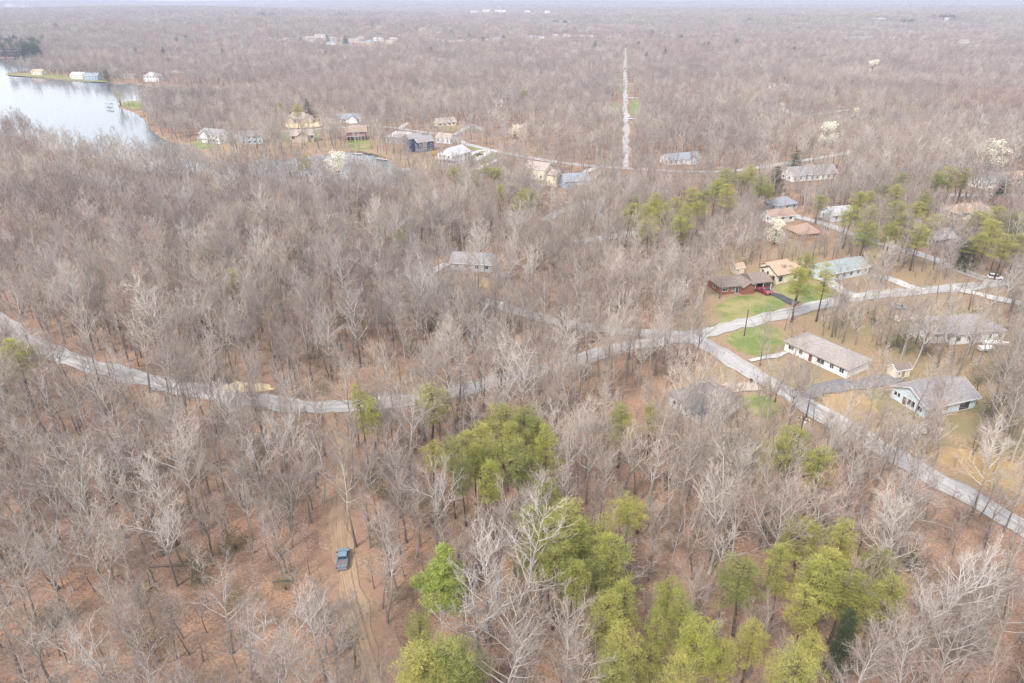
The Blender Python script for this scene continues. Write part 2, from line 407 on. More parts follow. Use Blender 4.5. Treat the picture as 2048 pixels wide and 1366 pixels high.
def ribbon(name, px, width, m, label, cat, strength=0.5, step=3.0, rough_edge=0.4, world_pts=None):
    line = catmull(world_pts if world_pts is not None else [G(*p)[:2] for p in px], step)
    n = len(line); d = np.gradient(line, axis=0); d /= np.linalg.norm(d, axis=1)[:, None] + 1e-9
    nr = np.stack([-d[:, 1], d[:, 0]], 1)
    z = next_z(); w = np.broadcast_to(np.asarray(width, float), (n,)) if not hasattr(width, '__len__') else np.interp(np.linspace(0, 1, n), np.linspace(0, 1, len(width)), width)
    jl, jr = RNG.normal(0, rough_edge, n), RNG.normal(0, rough_edge, n)
    cols = [line - nr * (w/2 + jl)[:, None], line - nr*(w/4)[:, None], line, line + nr*(w/4)[:, None], line + nr * (w/2 + jr)[:, None]]
    lz = land(line)
    vs_ = []; uv = []
    s = np.concatenate([[0], np.cumsum(np.linalg.norm(np.diff(line, axis=0), axis=1))])
    for i in range(n):
        for k, c in enumerate(cols):
            vs_.append((c[i, 0], c[i, 1], z + lz[i] + (0.0, 0.03, 0.045, 0.03, 0.0)[k])); uv.append((k * w[i] / 4, s[i]))
    fs_ = [(i*5+k, (i+1)*5+k, (i+1)*5+k+1, i*5+k+1) for i in range(n-1) for k in range(4)]
    fs_ = [tuple(reversed(f)) for f in fs_]
    o = mesh_obj(name, vs_, fs_, m)
    ul = o.data.uv_layers.new(name='UVMap')
    for lp in o.data.loops: ul.data[lp.index].uv = uv[lp.vertex_index]
    tag(o, label, cat, kind='structure')
    if strength: KEEP.append((line[::2], float(np.mean(w))/2, strength))
    return o
LAWNS = []
def patch(name, px, m, label, cat, clear=0.0, jag=1.1):
    p = smooth_poly(np.array([G(*q)[:2] for q in px]), 2)
    q = []
    for i in range(len(p)):
        a, b = p[i], p[(i+1) % len(p)]; n = max(1, int(np.linalg.norm(b-a)/max(0.8, jag)))
        for k in range(n): q.append(a + (b-a)*k/n)
    q = np.array(q); t = np.roll(q, -1, 0) - np.roll(q, 1, 0); nr = np.stack([t[:, 1], -t[:, 0]], 1); nr /= np.linalg.norm(nr, axis=1)[:, None] + 1e-9
    out = q + nr*np.clip(RNG.normal(0, 0.4*jag, len(q)), -jag, jag)[:, None]
    z = next_z()
    o = mesh_obj(name, [(q[0], q[1], z) for q in out], [tuple(range(len(out)))], m)
    if o.data.polygons[0].normal.z < 0: o.data.flip_normals()
    tag(o, label, cat, kind='structure')
    if clear: LAWNS.append((p, clear))
    return o

# dry and golden grass round the houses on the right
patch('yard', [(1330, 655), (1400, 600), (1420, 540), (1460, 490), (1640, 470), (1800, 500), (2120, 560), (2260, 700), (2300, 960), (2160, 1050), (1960, 985), (1800, 900), (1640, 810), (1500, 735)],
      M['yard_litter'], 'leaf strewn tan yards around the houses at right', 'yard', 0.0, 2.0)
patch('yard', [(1300, 850), (1380, 720), (1450, 720), (1560, 790), (1640, 850), (1560, 960), (1400, 960)], M['yard_litter'], 'leaf strewn ground around the slate roofed house', 'yard', 0.0, 1.6)
patch('grass', [(1610, 790), (1700, 775), (1790, 745), (1900, 720), (2100, 700), (2150, 860), (2100, 1010), (1960, 960), (1860, 900), (1760, 860), (1660, 810)],
      M['dry_grass'], 'dry straw coloured grass around the pale blue gabled house', 'grass', 0.3)
patch('grass', [(1640, 800), (1680, 780), (1740, 790), (1760, 820), (1735, 850), (1680, 850)], M['golden_grass'], 'golden grass in front of the pale blue gabled house', 'grass', 0.9)
patch('grass', [(1840, 900), (1900, 890), (2060, 930), (2100, 1020), (2000, 980), (1900, 935)], M['golden_grass'], 'golden roadside grass at the right edge', 'grass', 0.6)
patch('grass', [(1700, 660), (1790, 630), (1850, 660), (1830, 710), (1740, 720)], M['dry_grass'], 'brown grass between the long ranch house and white house', 'grass', 0.3)
patch('grass', [(1440, 600), (1500, 590), (1560, 592), (1580, 600), (1560, 622), (1480, 648), (1420, 660), (1390, 650)], M['lawn'], 'lawn in front of the brick ranch house', 'lawn', 1.0)
patch('grass', [(1545, 572), (1600, 562), (1650, 572), (1700, 588), (1640, 604), (1590, 606), (1560, 590)], M['green_lawn'], 'green lawn in front of the cream house with orange roof', 'lawn', 1.0)
patch('grass', [(1360, 640), (1440, 612), (1450, 640), (1390, 664), (1330, 668)], M['dry_grass'], 'tan verge beside the road junction', 'grass', 0.6)
patch('grass', [(1455, 672), (1490, 655), (1545, 650), (1570, 670), (1565, 700), (1510, 718), (1450, 690)], M['lawn'], 'lawn at the corner of the road junction', 'lawn', 1.0)
patch('grass', [(1458, 668), (1490, 656), (1530, 655), (1525, 672), (1470, 680)], M['green_lawn'], 'bright green strip of lawn by the road bend', 'lawn', 1.0)
patch('grass', [(1500, 720), (1580, 705), (1660, 750), (1640, 790), (1580, 760)], M['dry_grass'], 'yellowed lawn in front of the long ranch house', 'lawn', 0.6)
patch('grass', [(1435, 735), (1470, 745), (1500, 770), (1440, 775), (1420, 760)], M['dry_grass'], 'dry grass beside the gravel drive', 'grass', 0.5)
patch('grass', [(1470, 790), (1530, 786), (1560, 820), (1530, 840), (1480, 815)], M['lawn'], 'small lawn right of the slate roofed house', 'lawn', 0.8)
patch('grass', [(1380, 870), (1480, 850), (1560, 870), (1560, 930), (1440, 940)], M['dry_grass'], 'dry grass behind the slate roofed house', 'grass', 0.2)
patch('grass', [(920, 548), (960, 552), (1010, 570), (970, 580), (915, 565)], M['golden_grass'], 'golden grass in front of the grey house in the woods', 'grass', 0.7)
patch('verge', [(425, 775), (480, 762), (545, 768), (550, 782), (490, 786)], M['sand'], 'bare sandy verge beside the winding road', 'verge', 0.9)
patch('verge', [(640, 850), (690, 845), (720, 900), (735, 1000), (760, 1100), (790, 1260), (820, 1400), (640, 1400), (640, 1250), (640, 1100), (635, 980)],
      M['track_verge'], 'dry leafy verge of the dirt track', 'verge', 0.12, 1.0)
patch('bank', [(372, 288), (480, 278), (600, 286), (740, 276), (860, 290), (930, 330), (920, 372), (860, 344), (800, 328), (760, 310), (690, 298), (600, 310), (480, 317), (400, 330), (386, 300)], M['yard_litter'], 'brown leafy bank below the lake houses', 'bank', 0.0, 1.5)
patch('lawn', [(955, 300), (975, 292), (1000, 312), (965, 332), (930, 318)], M['green_lawn'], 'green lawn beside the large white lake house', 'lawn', 1.0)
patch('lawn', [(938, 296), (960, 291), (972, 294), (950, 302)], M['green_lawn'], 'narrow lawn by the lake house drive', 'lawn', 1.0)
patch('lawn', [(375, 286), (400, 278), (440, 292), (415, 300), (380, 296)], M['green_lawn'], 'bright lawn below the white gabled lake house', 'lawn', 1.0)
patch('lawn', [(562, 262), (582, 258), (584, 286), (566, 282)], M['green_lawn'], 'lawn left of the tan lake house', 'lawn', 0.9)
patch('lawn', [(620, 262), (640, 256), (640, 280), (624, 284)], M['green_lawn'], 'lawn right of the tan lake house', 'lawn', 0.9)
patch('yard', [(566, 246), (640, 242), (650, 254), (575, 258)], M['sand'], 'bare sandy yard of the tan hip roofed house', 'yard', 1.0)
patch('lawn', [(690, 280), (740, 276), (745, 300), (700, 302)], M['lawn'], 'sloping lawn below the orange roofed lake house', 'lawn', 0.8)
patch('lawn', [(5, 150), (30, 146), (80, 148), (150, 152), (225, 160), (225, 166), (150, 161), (70, 154)], M['lawn'], 'grassy bank along the lake peninsula', 'lawn', 0.9)
patch('lawn', [(235, 208), (262, 200), (285, 206), (282, 220), (262, 220)], M['lawn'], 'grassy point beside the yellow willow', 'lawn', 0.9)
patch('lawn', [(866, 252), (920, 246), (935, 258), (890, 266)], M['dry_grass'], 'pale yard of the small cream house', 'lawn', 0.8)
patch('lawn', [(1222, 205), (1247, 205), (1247, 227), (1220, 227)], M['green_lawn'], 'green verge left of the straight road', 'lawn', 1.0)
patch('lawn', [(1258, 201), (1280, 198), (1284, 229), (1258, 231)], M['green_lawn'], 'green verge right of the straight road', 'lawn', 1.0)

for q, (x0, x1, y0, y1, mt, lb) in enumerate(((1236, 1248, 262, 292, 'dry_grass', 'lower left'), (1256, 1270, 244, 272, 'dry_grass', 'lower right'), (1234, 1248, 168, 186, 'lawn', 'upper left'), (1254, 1268, 166, 184, 'dry_grass', 'upper right'), (1240, 1249, 146, 158, 'lawn', 'far left'))):
    patch('lawn', [(x0, y0), (x1, y0), (x1, y1), (x0, y1)], M[mt], '%s grass patch beside the straight road' % lb, 'lawn', 0.9)
ribbon('road', [(-160, 560), (-60, 600), (0, 645), (60, 682), (150, 722), (270, 754), (390, 782), (520, 802), (620, 815), (700, 812), (790, 804), (890, 787), (980, 765), (1080, 740), (1180, 712), (1280, 688), (1390, 674)],
       5.6, M['road'], 'winding pale asphalt road through the middle of the woods', 'road', 0.05)
for seg, st in (([(-60, 600), (0, 645), (60, 682), (150, 722), (270, 754)], 0.7), ([(560, 808), (620, 815), (700, 812), (790, 804)], 0.6)):
    KEEP.append((catmull([G(*p)[:2] for p in seg]), 2.8, st))
ribbon('road', [(520, 482), (600, 492), (680, 508), (760, 535), (830, 558), (930, 590), (1040, 625), (1140, 650), (1250, 664), (1340, 668), (1410, 672)],
       5.0, M['road'], 'asphalt road leading from the junction into the left woods', 'road', 0.01)
ribbon('road', [(1350, 676), (1420, 664), (1490, 646), (1560, 630), (1640, 610), (1720, 594), (1790, 586), (1870, 580), (1950, 571), (2020, 562)],
       5.6, M['road'], 'asphalt road passing the brick ranch house', 'road', 0.6)
ribbon('road', [(1560, 425), (1640, 446), (1720, 474), (1800, 498), (1860, 516), (1930, 545), (1990, 563), (2090, 585)],
       5.4, M['road'], 'asphalt road at the right edge behind the pines', 'road', 0.4)
ribbon('road', [(1370, 668), (1420, 695), (1490, 737), (1560, 778), (1640, 826), (1720, 872), (1800, 918), (1880, 964), (1960, 1008), (2048, 1060), (2160, 1130)],
       5.8, M['road'], 'patched asphalt road running to the lower right', 'road', 0.75)
ribbon('road', [(1252, 336), (1252, 290), (1252, 250), (1251, 210), (1250, 170), (1250, 135), (1250, 110), (1250, 96)],
       [3.8, 4.2, 4.6, 5.0, 5.2, 5.6, 6], M['pale_road'], 'straight road running away to the far houses', 'road', 1.0, 12, 0.8)
ribbon('road', [(830, 262), (890, 272), (940, 290), (1040, 312), (1150, 329), (1250, 337), (1400, 344), (1480, 341), (1545, 331), (1660, 313), (1705, 302)],
       5.2, M['road'], 'cross road in front of the lake houses', 'road', 0.35)
ribbon('road', [(440, 275), (500, 270), (560, 264), (640, 258), (740, 252), (830, 262)], 4.6, M['road'], 'lane serving the lake houses', 'road', 0.6)
ribbon('road', [(1085, 442), (1120, 424), (1160, 408), (1210, 396)], 5.0, M['road'], 'short lane in the woods left of the pine stand', 'road', 0.35)
ribbon('road', [(1150, 486), (1220, 474), (1290, 465), (1350, 461), (1420, 468)], 5.0, M['road'], 'lane below the pine stand', 'road', 0.2)
ribbon('road', [(1780, 376), (1860, 388), (1930, 391), (2060, 392)], 5.5, M['road'], 'lane behind the right pine stand', 'road', 0.3)
ribbon('road', [(1560, 214), (1585, 228), (1600, 234), (1640, 227), (1700, 220)], 5.0, M['concrete'], 'pale lane among the far woods', 'road', 0.8, 8)
ribbon('dirt_track', [(655, 826), (672, 862), (686, 905), (682, 980), (680, 1060), (690, 1140), (708, 1220), (735, 1310), (770, 1420)],
       [2.6, 2.5, 2.7, 3.3, 3.5, 3.3, 2.9, 2.6], M['track'], 'tan dirt track the blue pickup is parked on', 'track', 0.65)
for dx in (-0.8, 0.8):
    base = [G(*p)[:2] for p in [(662, 840), (674, 870), (687, 915), (683, 990), (682, 1060), (692, 1140), (709, 1220), (735, 1310)]]
    ribbon('wheel_rut', None, 0.38, M['rut'], 'dark wheel rut in the dirt track', 'rut', 0, 2.0, 0.07, [np.array(b) + np.array((dx, 0)) for b in base])
ribbon('driveway', [(850, 556), (870, 540), (895, 528)], 4.0, M['concrete'], 'pale driveway of the grey house in the woods', 'driveway', 0.8)
ribbon('driveway', [(1590, 608), (1566, 596), (1545, 588), (1528, 578)], 3.6, M['blacktop'], 'black driveway with red pickup', 'driveway', 1.0)
ribbon('driveway', [(1716, 596), (1680, 580), (1650, 562), (1630, 555)], 5.0, M['concrete'], 'white concrete driveway by the green roofed house', 'driveway', 1.0)
ribbon('driveway', [(1845, 582), (1810, 570), (1770, 556), (1745, 550)], 4.5, M['concrete'], 'wide pale drive at the right of green roofed house', 'driveway', 0.5)
ribbon('driveway', [(1900, 575), (1960, 590), (2030, 606), (2090, 615)], 4.0, M['concrete'], 'pale driveway at the right edge', 'driveway', 0.4)
ribbon('driveway', [(1518, 772), (1480, 776), (1445, 780)], 4.0, M['gravel'], 'gravel driveway of the slate roofed house', 'driveway', 1.0)
ribbon('driveway', [(1600, 790), (1660, 776), (1720, 768), (1770, 760), (1790, 752)], 4.6, M['worn_blacktop'], 'dark driveway between the ranch and pale blue house', 'driveway', 0.4)
ribbon('driveway', [(1790, 872), (1830, 862), (1870, 850)], 4.0, M['gravel'], 'gravel drive of the pale blue gabled house', 'driveway', 0.6)
ribbon('path', [(1498, 722), (1550, 712), (1588, 702)], 1.2, M['concrete'], 'concrete path to the long ranch house', 'path', 0.8)
ribbon('driveway', [(1785, 640), (1830, 634), (1880, 640), (1930, 632)], 3.6, M['gravel'], 'gravel drive of the white house at right', 'driveway', 0.5)
ribbon('driveway', [(985, 300), (965, 312), (948, 322)], 4.0, M['concrete'], 'concrete drive with dark car', 'driveway', 1.0)
ribbon('driveway', [(1002, 316), (975, 330), (950, 340)], 3.2, M['concrete'], 'white walk below the lake house lawn', 'driveway', 1.0)
ribbon('driveway', [(985, 300), (960, 302), (940, 310), (935, 316)], 3.5, M['concrete'], 'drive at the garage of the large white lake house', 'driveway', 1.0)
ribbon('driveway', [(1205, 333), (1180, 340), (1168, 348)], 3.5, M['concrete'], 'white drive of the grey roofed lake house', 'driveway', 1.0)
ribbon('driveway', [(1110, 338), (1085, 334), (1060, 330)], 3.5, M['concrete'], 'drive of the cream three storey house', 'driveway', 0.6)
ribbon('driveway', [(800, 258), (812, 248), (818, 246)], 4.0, M['concrete'], 'pale drive near the grey lake house', 'driveway', 0.8)
ribbon('driveway', [(905, 272), (930, 258), (945, 250), (965, 262)], 4.0, M['road'], 'lane past the small cream house', 'driveway', 0.6)
ribbon('driveway', [(1010, 268), (1040, 254), (1060, 246)], 4.0, M['gravel'], 'tan clearing track in the far woods', 'driveway', 0.8)
for (x0, x1, y0, lab) in ((1212, 1250, 228, 'left side drive with green verge'), (1224, 1250, 169, 'upper left side drive'), (1232, 1250, 160, 'topmost left side drive'),
                     (1252, 1276, 196, 'wide right side drive'), (1252, 1274, 168, 'upper right side drive'), (1252, 1268, 158, 'topmost right side drive'), (1252, 1276, 238, 'lower right side drive')):
    ribbon('driveway', [(x0, y0), (x1, y0 + 0.6)], 5.0, M['concrete'], lab + ' off the straight road', 'driveway', 0.9, 6)
ribbon('dam_road', [(-60, 113), (0, 110), (50, 106), (100, 102)], 9.0, M['concrete'], 'pale causeway across the far end of the lake', 'road', 0.9, 8)

# ------------------------------------------------------------------ houses
HOUSES = []      # (centre x, y, radius) kept free of trees
LAND_PX = []     # (px, py, phrase): landmarks the labels refer to
def opening(parent, kind, x, z, w, h, face, D, fm, pm):
    """a window or door on a wall; face 'f' front (y=0), 'b' back (y=D), 'l' left (x=0), 'r' right (x=L); x along the wall"""
    L, Dp = D
    def place(mb, n0, n1, a0, a1, z0, z1):
        if face == 'f': mb.box(a0, a1, -n1, -n0, z0, z1)
        elif face == 'b': mb.box(a0, a1, Dp + n0, Dp + n1, z0, z1)
        elif face == 'l': mb.box(-n1, -n0, a0, a1, z0, z1)
        else: mb.box(L + n0, L + n1, a0, a1, z0, z1)
    mb = MB(); t = 0.09
    place(mb, 0.003, 0.07, x - w/2 - t, x - w/2, z - t, z + h + t); place(mb, 0.003, 0.07, x + w/2, x + w/2 + t, z - t, z + h + t)
    place(mb, 0.003, 0.07, x - w/2, x + w/2, z + h, z + h + t); place(mb, 0.003, 0.07, x - w/2, x + w/2, z - t, z)
    if kind == 'window' and w > 0.9: place(mb, 0.02, 0.055, x - 0.03, x + 0.03, z, z + h)
    fr = mb.build(kind, fm, parent)
    mb = MB(); place(mb, 0.003, 0.03, x - w/2, x + w/2, z, z + h)
    mb.build('pane' if kind == 'window' else 'door_panel', pm, fr)
    return fr
def wing(parent, x0, y0, L, D, h, roof, rise, wm, rm, ridge='x', over=0.45, base=0.0):
    """one rectangular block: wall part and roof part, local frame x along the front"""
    mb = MB()
    x1, y1 = x0 + L, y0 + D
    if ridge == 'x':
        if roof == 'gable':
            mb.add([(x0,y0,base),(x0,y1,base),(x0,y1,h),(x0,y0+D/2,h+rise),(x0,y0,h),(x1,y0,base),(x1,y1,base),(x1,y1,h),(x1,y0+D/2,h+rise),(x1,y0,h)],
                   [(0,4,3,2,1),(5,6,7,8,9),(0,5,9,4),(1,2,7,6),(4,9,8,3),(2,3,8,7)])
        else: mb.box(x0, x1, y0, y1, base, h)
    else:
        if roof == 'gable':
            mb.add([(x0,y0,base),(x1,y0,base),(x1,y0,h),(x0+L/2,y0,h+rise),(x0,y0,h),(x0,y1,base),(x1,y1,base),(x1,y1,h),(x0+L/2,y1,h+rise),(x0,y1,h)],
                   [(0,1,2,3,4),(9,8,7,6,5),(0,4,9,5),(1,6,7,2),(4,3,8,9),(3,2,7,8)])
        else: mb.box(x0, x1, y0, y1, base, h)
    mb.build('wall', wm, parent)
    # roof: a slab 0.16 m thick over the walls
    ox0, ox1, oy0, oy1 = x0 - over, x1 + over, y0 - over, y1 + over
    half = (D if ridge == 'x' else L) / 2; sl = rise / half
    ze, zr, t = h - over*sl + 0.03, h + rise + 0.03, 0.18
    mb = MB()
    if roof == 'gable':
        if ridge == 'x':
            yc = (oy0 + oy1)/2
            prof = [(oy0, ze), (yc, zr), (oy1, ze), (oy1, ze+t), (yc, zr+t), (oy0, ze+t)]
            vs_ = [(ox0, y, z) for y, z in prof] + [(ox1, y, z) for y, z in prof]
        else:
            xc = (ox0 + ox1)/2
            prof = [(ox0, ze), (xc, zr), (ox1, ze), (ox1, ze+t), (xc, zr+t), (ox0, ze+t)]
            vs_ = [(x, oy1, z) for x, z in prof] + [(x, oy0, z) for x, z in prof]
        mb.add(vs_, [(0,5,4,1),(1,4,3,2),(6,7,10,11),(7,8,9,10),(0,1,7,6),(1,2,8,7),(3,4,10,9),(4,5,11,10),(5,0,6,11),(2,3,9,8)])
    else:
        if ridge == 'x':
            yc = (oy0+oy1)/2; e = min(half + over, (ox1-ox0)/2 - 0.05)
            a, b = (ox0+e, yc, zr+t), (ox1-e, yc, zr+t)
        else:
            xc = (ox0+ox1)/2; e = min(half + over, (oy1-oy0)/2 - 0.05)
            a, b = (xc, oy0+e, zr+t), (xc, oy1-e, zr+t)
        c = [(ox0,oy0),(ox1,oy0),(ox1,oy1),(ox0,oy1)]
        vs_ = [(x,y,ze) for x,y in c] + [(x,y,ze+t) for x,y in c] + [a, b]
        fs_ = [(0,3,2,1),(0,1,5,4),(1,2,6,5),(2,3,7,6),(3,0,4,7)]
        fs_ += [(4,5,9,8),(5,6,9),(6,7,8,9),(7,4,8)] if ridge == 'x' else [(4,5,8),(5,6,9,8),(6,7,9),(7,4,8,9)]
        mb.add(vs_, fs_)
    rf = mb.build('roof', rm, parent)
    # fascia boards along the eaves
    return rf
def fascia(parent, L, D, h, rise, over, m):
    sl = rise/(D/2); ze = h - over*sl
    mb = MB()
    mb.box(-over-0.03, L+over+0.03, -over-0.05, -over-0.01, ze-0.06, ze+0.2)
    mb.box(-over-0.03, L+over+0.03, D+over+0.01, D+over+0.05, ze-0.06, ze+0.2)
    for x in (-over-0.06, L+over+0.01):
        yc = D/2
        for y0, y1, z0, z1 in ((-over, yc, ze, h+rise), (D+over, yc, ze, h+rise)):
            mb.add([(x,y0,z0-0.03),(x+0.05,y0,z0-0.03),(x+0.05,y1,z1-0.03),(x,y1,z1-0.03),(x,y0,z0+0.2),(x+0.05,y0,z0+0.2),(x+0.05,y1,z1+0.2),(x,y1,z1+0.2)],
                   [(0,3,2,1),(4,5,6,7),(0,1,5,4),(1,2,6,5),(2,3,7,6),(3,0,4,7)])
    mb.build('fascia', m, parent)
def house(a, b, depth, h, roof, rise, wm, rm, label, phrase=None, name='house', length=None, wins=(), wings=(), chimney=None, ridge='x',
          cat='house', clear=1.0, trim=None, doors=(), deck=None, win_z=1.0, autowin=True, over=0.45, pad=3.0):
    """front edge runs from pixel a to pixel b; the house lies to the left of that direction"""
    A, B = GL(*a), GL(*b); d = B - A; d.z = 0; L = length or d.length; ang = math.atan2(d.y, d.x)
    zl = land(np.array([[A.x, A.y]]))[0]
    e = empty(name, (A.x, A.y, zl), ang)
    tag(e, label, cat)
    wing(e, 0, 0, L, depth, h, roof, rise, wm, rm, ridge, over)
    if roof == 'gable' and ridge == 'x': fascia(e, L, depth, h, rise, over, trim or M['trim'])
    tr = trim or M['trim']
    if autowin and not wins:
        k = max(2, int(L // 3.2)); wins = [('f', L*(i+0.5)/k, win_z, 1.2, 1.25) for i in range(k) if not any(dr[0] == 'f' and abs(dr[1]-L*(i+0.5)/k) < (dr[2]+1.2)/2+0.2 for dr in doors)]
        k2 = max(1, int(depth // 3.4)); wins += [(s, depth*(i+0.5)/k2, win_z, 1.0, 1.25) for s in 'lr' for i in range(k2)]
        if h > 4.2: wins += [(w[0], w[1], w[2] + 2.7, w[3], w[4]) for w in list(wins)]
    for w in wins: opening(e, 'window', w[1], w[2], w[3], w[4], w[0], (L, depth), tr, M['glass'])
    for dr in doors:      # (face, x, w, h, material)
        opening(e, 'door', dr[1], 0.12, dr[2], dr[3], dr[0], (L, depth), tr, dr[4])
    if A.y < 260 and L > 8:
        for q, (vx, vy) in enumerate(((0.3, 0.32), (0.62, 0.3), (0.75, 0.7))):
            zr = h + rise*(1 - abs(vy - 0.5)*2)
            MB().tube((L*vx, depth*vy, zr - 0.2), (L*vx, depth*vy, zr + 0.5), 0.09, 0.09, 8).build('vent_pipe', M['steel'], e)
    for wg in wings:      # (x, y, L, D, h, roof, rise, wall, roofm, ridge)
        wing(e, *wg)
    if chimney:
        cx, cy, cw, ch = chimney
        mb = MB().box(cx-cw/2, cx+cw/2, cy-cw*0.4, cy+cw*0.4, h-0.5, ch); mb.box(cx-cw/2-0.08, cx+cw/2+0.08, cy-cw*0.4-0.08, cy+cw*0.4+0.08, ch, ch+0.15)
        mb.build('chimney', M['chimney'], e)
    if deck:              # raised deck along the front: (x0, x1, y depth, z)
        x0, x1, dd, dz = deck
        MB().box(x0, x1, -dd, -0.09, dz-0.2, dz).build('deck', M['dock'], e)
        mb = MB(); n = max(2, int((x1-x0)/2.2))
        for i in range(n+1):
            x = x0 + 0.1 + (x1-x0-0.2)*i/n; mb.box(x-0.08, x+0.08, -dd+0.05, -dd+0.21, -0.2, dz-0.203); mb.box(x-0.04, x+0.04, -dd+0.06, -dd+0.14, dz+0.003, dz+1.0)
        mb.build('deck_posts', M['trim'], e)
        MB().box(x0, x1, -dd+0.03, -dd+0.17, dz+1.003, dz+1.08).build('railing', M['trim'], e)
    R = math.hypot(L, depth)/2
    c = Vector((L/2, depth/2, 0)); c.rotate(Matrix.Rotation(ang, 3, 'Z')); c += A
    ends = np.array([[A.x, A.y], [B.x, B.y]])
    HOUSES.append((c.x, c.y, R + pad, clear*(0.65 if 300 < c.y < 1200 else 1), max(h + rise*0.5, 3)))
    if phrase: LAND_PX.append((*P(c.x, c.y, h/2), phrase))
    return e
g, hp = 'gable', 'hip'
# --- the near cluster at right
e = house((1398, 850), (1478, 820), 10.2, 3.0, hp, 2.6, W_['paleblue'], R_['slate'], 'low pale blue house with dark slate roof behind bare branches', 'the slate roofed house',
          wins=[('l', 2.2, 1.0, 0.9, 1.1), ('l', 5.0, 1.0, 1.4, 1.2), ('l', 8.2, 1.0, 0.9, 1.1), ('f', 3, 1.0, 1.2, 1.2), ('f', 7, 1.0, 1.2, 1.2), ('f', 11, 1.0, 1.2, 1.2)], doors=[('l', 6.8, 0.95, 2.05, M['door'])], clear=1.45)
e = house((1847, 836), (1948, 815), 9.8, 3.0, g, 2.3, W_['paleblue'], R_['grey'], 'pale blue house with grey gable roof at right of the road', 'the pale blue gabled house',
          wins=[('l', 1.5, 0.9, 1.2, 1.2), ('l', 4.0, 0.8, 2.0, 1.5), ('l', 8.6, 1.2, 0.8, 1.0), ('l', 7.6, 1.2, 0.7, 1.0), ('f', 2.5, 1.0, 1.2, 1.1), ('f', 6, 1.0, 1.2, 1.1)],
          doors=[('l', 5.9, 1.0, 2.05, M['door']), ('f', 11.5, 3.0, 2.1, M['darktrim'])], clear=0.78, over=0.6)
e = house((1568, 700), (1672, 748), 9.4, 2.8, hp, 2.2, W_['white'], R_['ranch'], 'long low ranch house with tan hip roof beside the road', 'the long ranch house', length=18.5,
          wins=[('f', 2, 1, 1.6, 1.2), ('f', 5, 1, 1.0, 1.2), ('f', 11, 0.9, 2.0, 1.3), ('f', 14.2, 1, 1.0, 1.2), ('f', 17, 1, 1.2, 1.2), ('l', 3, 1, 1, 1.2), ('l', 6.5, 1, 1, 1.2)],
          doors=[('f', 8, 1.0, 2.05, M['door'])], clear=0.6, over=0.6)
e = house((1903, 690), (2006, 680), 11, 3.1, hp, 2.8, W_['white'], R_['grey'], 'white house with grey hip roof near the right edge', 'the white house at right', clear=0.4,
          wings=[(-6.5, 1.8, 6.6, 8.2, 2.9, g, 2.0, W_['white'], R_['grey'], 'x')])
house((1789, 758), (1818, 753), 2.8, 2.3, g, 1.1, W_['cream'], R_['brown'], 'small cream garden shed with brown roof', 'the cream shed', name='garden_shed', cat='shed', wins=[('f', 1.0, 1.0, 0.5, 0.6)],
      doors=[('f', 2.3, 1.1, 1.8, W_['wood'])], clear=0.9, over=0.2)
mb = MB()
e = house((1440, 590), (1504, 583), 8.2, 2.7, hp, 2.0, W_['brick'], R_['brown'], 'red brick ranch house with brown roof and carport', 'the brick ranch house', length=12.2,
      wins=[('f', 1.6, 1.2, 1.8, 0.9), ('f', 4.6, 1.0, 1.0, 1.3), ('l', 4, 1.0, 1.2, 1.2)], doors=[('f', 5.9, 0.95, 2.05, M['darktrim'])],
      wings=[(7.2, -1.8, 3.8, 5.5, 2.65, g, 1.2, W_['brick'], R_['brown'], 'y')])
# its carport: roof on posts beside the house
rf = MB(); rf.add([(11.5,-0.3,2.75),(19.0,-0.3,2.75),(19.0,8.5,2.75),(11.5,8.5,2.75),(11.5,-0.3,2.9),(19.0,-0.3,2.9),(19.0,8.5,2.9),(11.5,8.5,2.9),(11.5,4.1,4.85),(18.2,4.1,4.85)],
    [(0,3,2,1),(0,1,5,4),(1,2,6,5),(2,3,7,6),(3,0,4,7),(4,5,9,8),(5,6,9),(6,7,8,9),(7,4,8)])
rf.build('carport_roof', R_['brown'], e)
for x in (12.7, 15.6, 18.5): MB().box(x-0.08, x+0.08, 0.1, 0.26, -0.1, 2.747).build('carport_post', M['trim'], e)
e = house((1552, 569), (1614, 557), 8.0, 3.3, g, 2.0, W_['cream'], R_['orange'], 'cream house with orange tan gable roof and stone chimney', 'the orange roofed house', chimney=(4.5, 2.4, 1.2, 5.6),
      wins=[('l', 1.6, 1.1, 0.9, 1.3), ('l', 4.4, 2.2, 0.6, 0.9), ('l', 6.8, 1.6, 0.8, 1.3), ('f', 1.6, 1.0, 1.3, 1.5), ('f', 8, 1.0, 1.2, 1.2), ('f', 11, 1.0, 1.2, 1.2)], trim=M['darktrim'],
      wings=[(3.5, 7.5, 9.0, 4.0, 3.0, g, 1.0, W_['cream'], R_['orange'], 'x')])
house((1472, 549), (1488, 546), 3.2, 2.2, g, 1.1, W_['cream'], R_['orange'], 'small shed with orange roof behind the brick ranch house', 'the orange roofed shed', name='garden_shed', cat='shed', ridge='x', over=0.2, wins=[('f', 0.8, 1, 0.5, 0.6)])
house((1650, 566), (1735, 548), 9.0, 3.0, g, 2.0, W_['paleblue'], R_['green'], 'long house with green grey metal roof right of the pine', 'the green roofed house', clear=0.4,
      doors=[('f', 2.5, 3.0, 2.1, M['garage'])])
house((903, 540), (988, 545), 9.0, 2.9, g, 2.3, W_['grey'], R_['grey'], 'grey house hidden among bare trees left of centre', 'the grey house in the woods', length=14.5, clear=0.4)
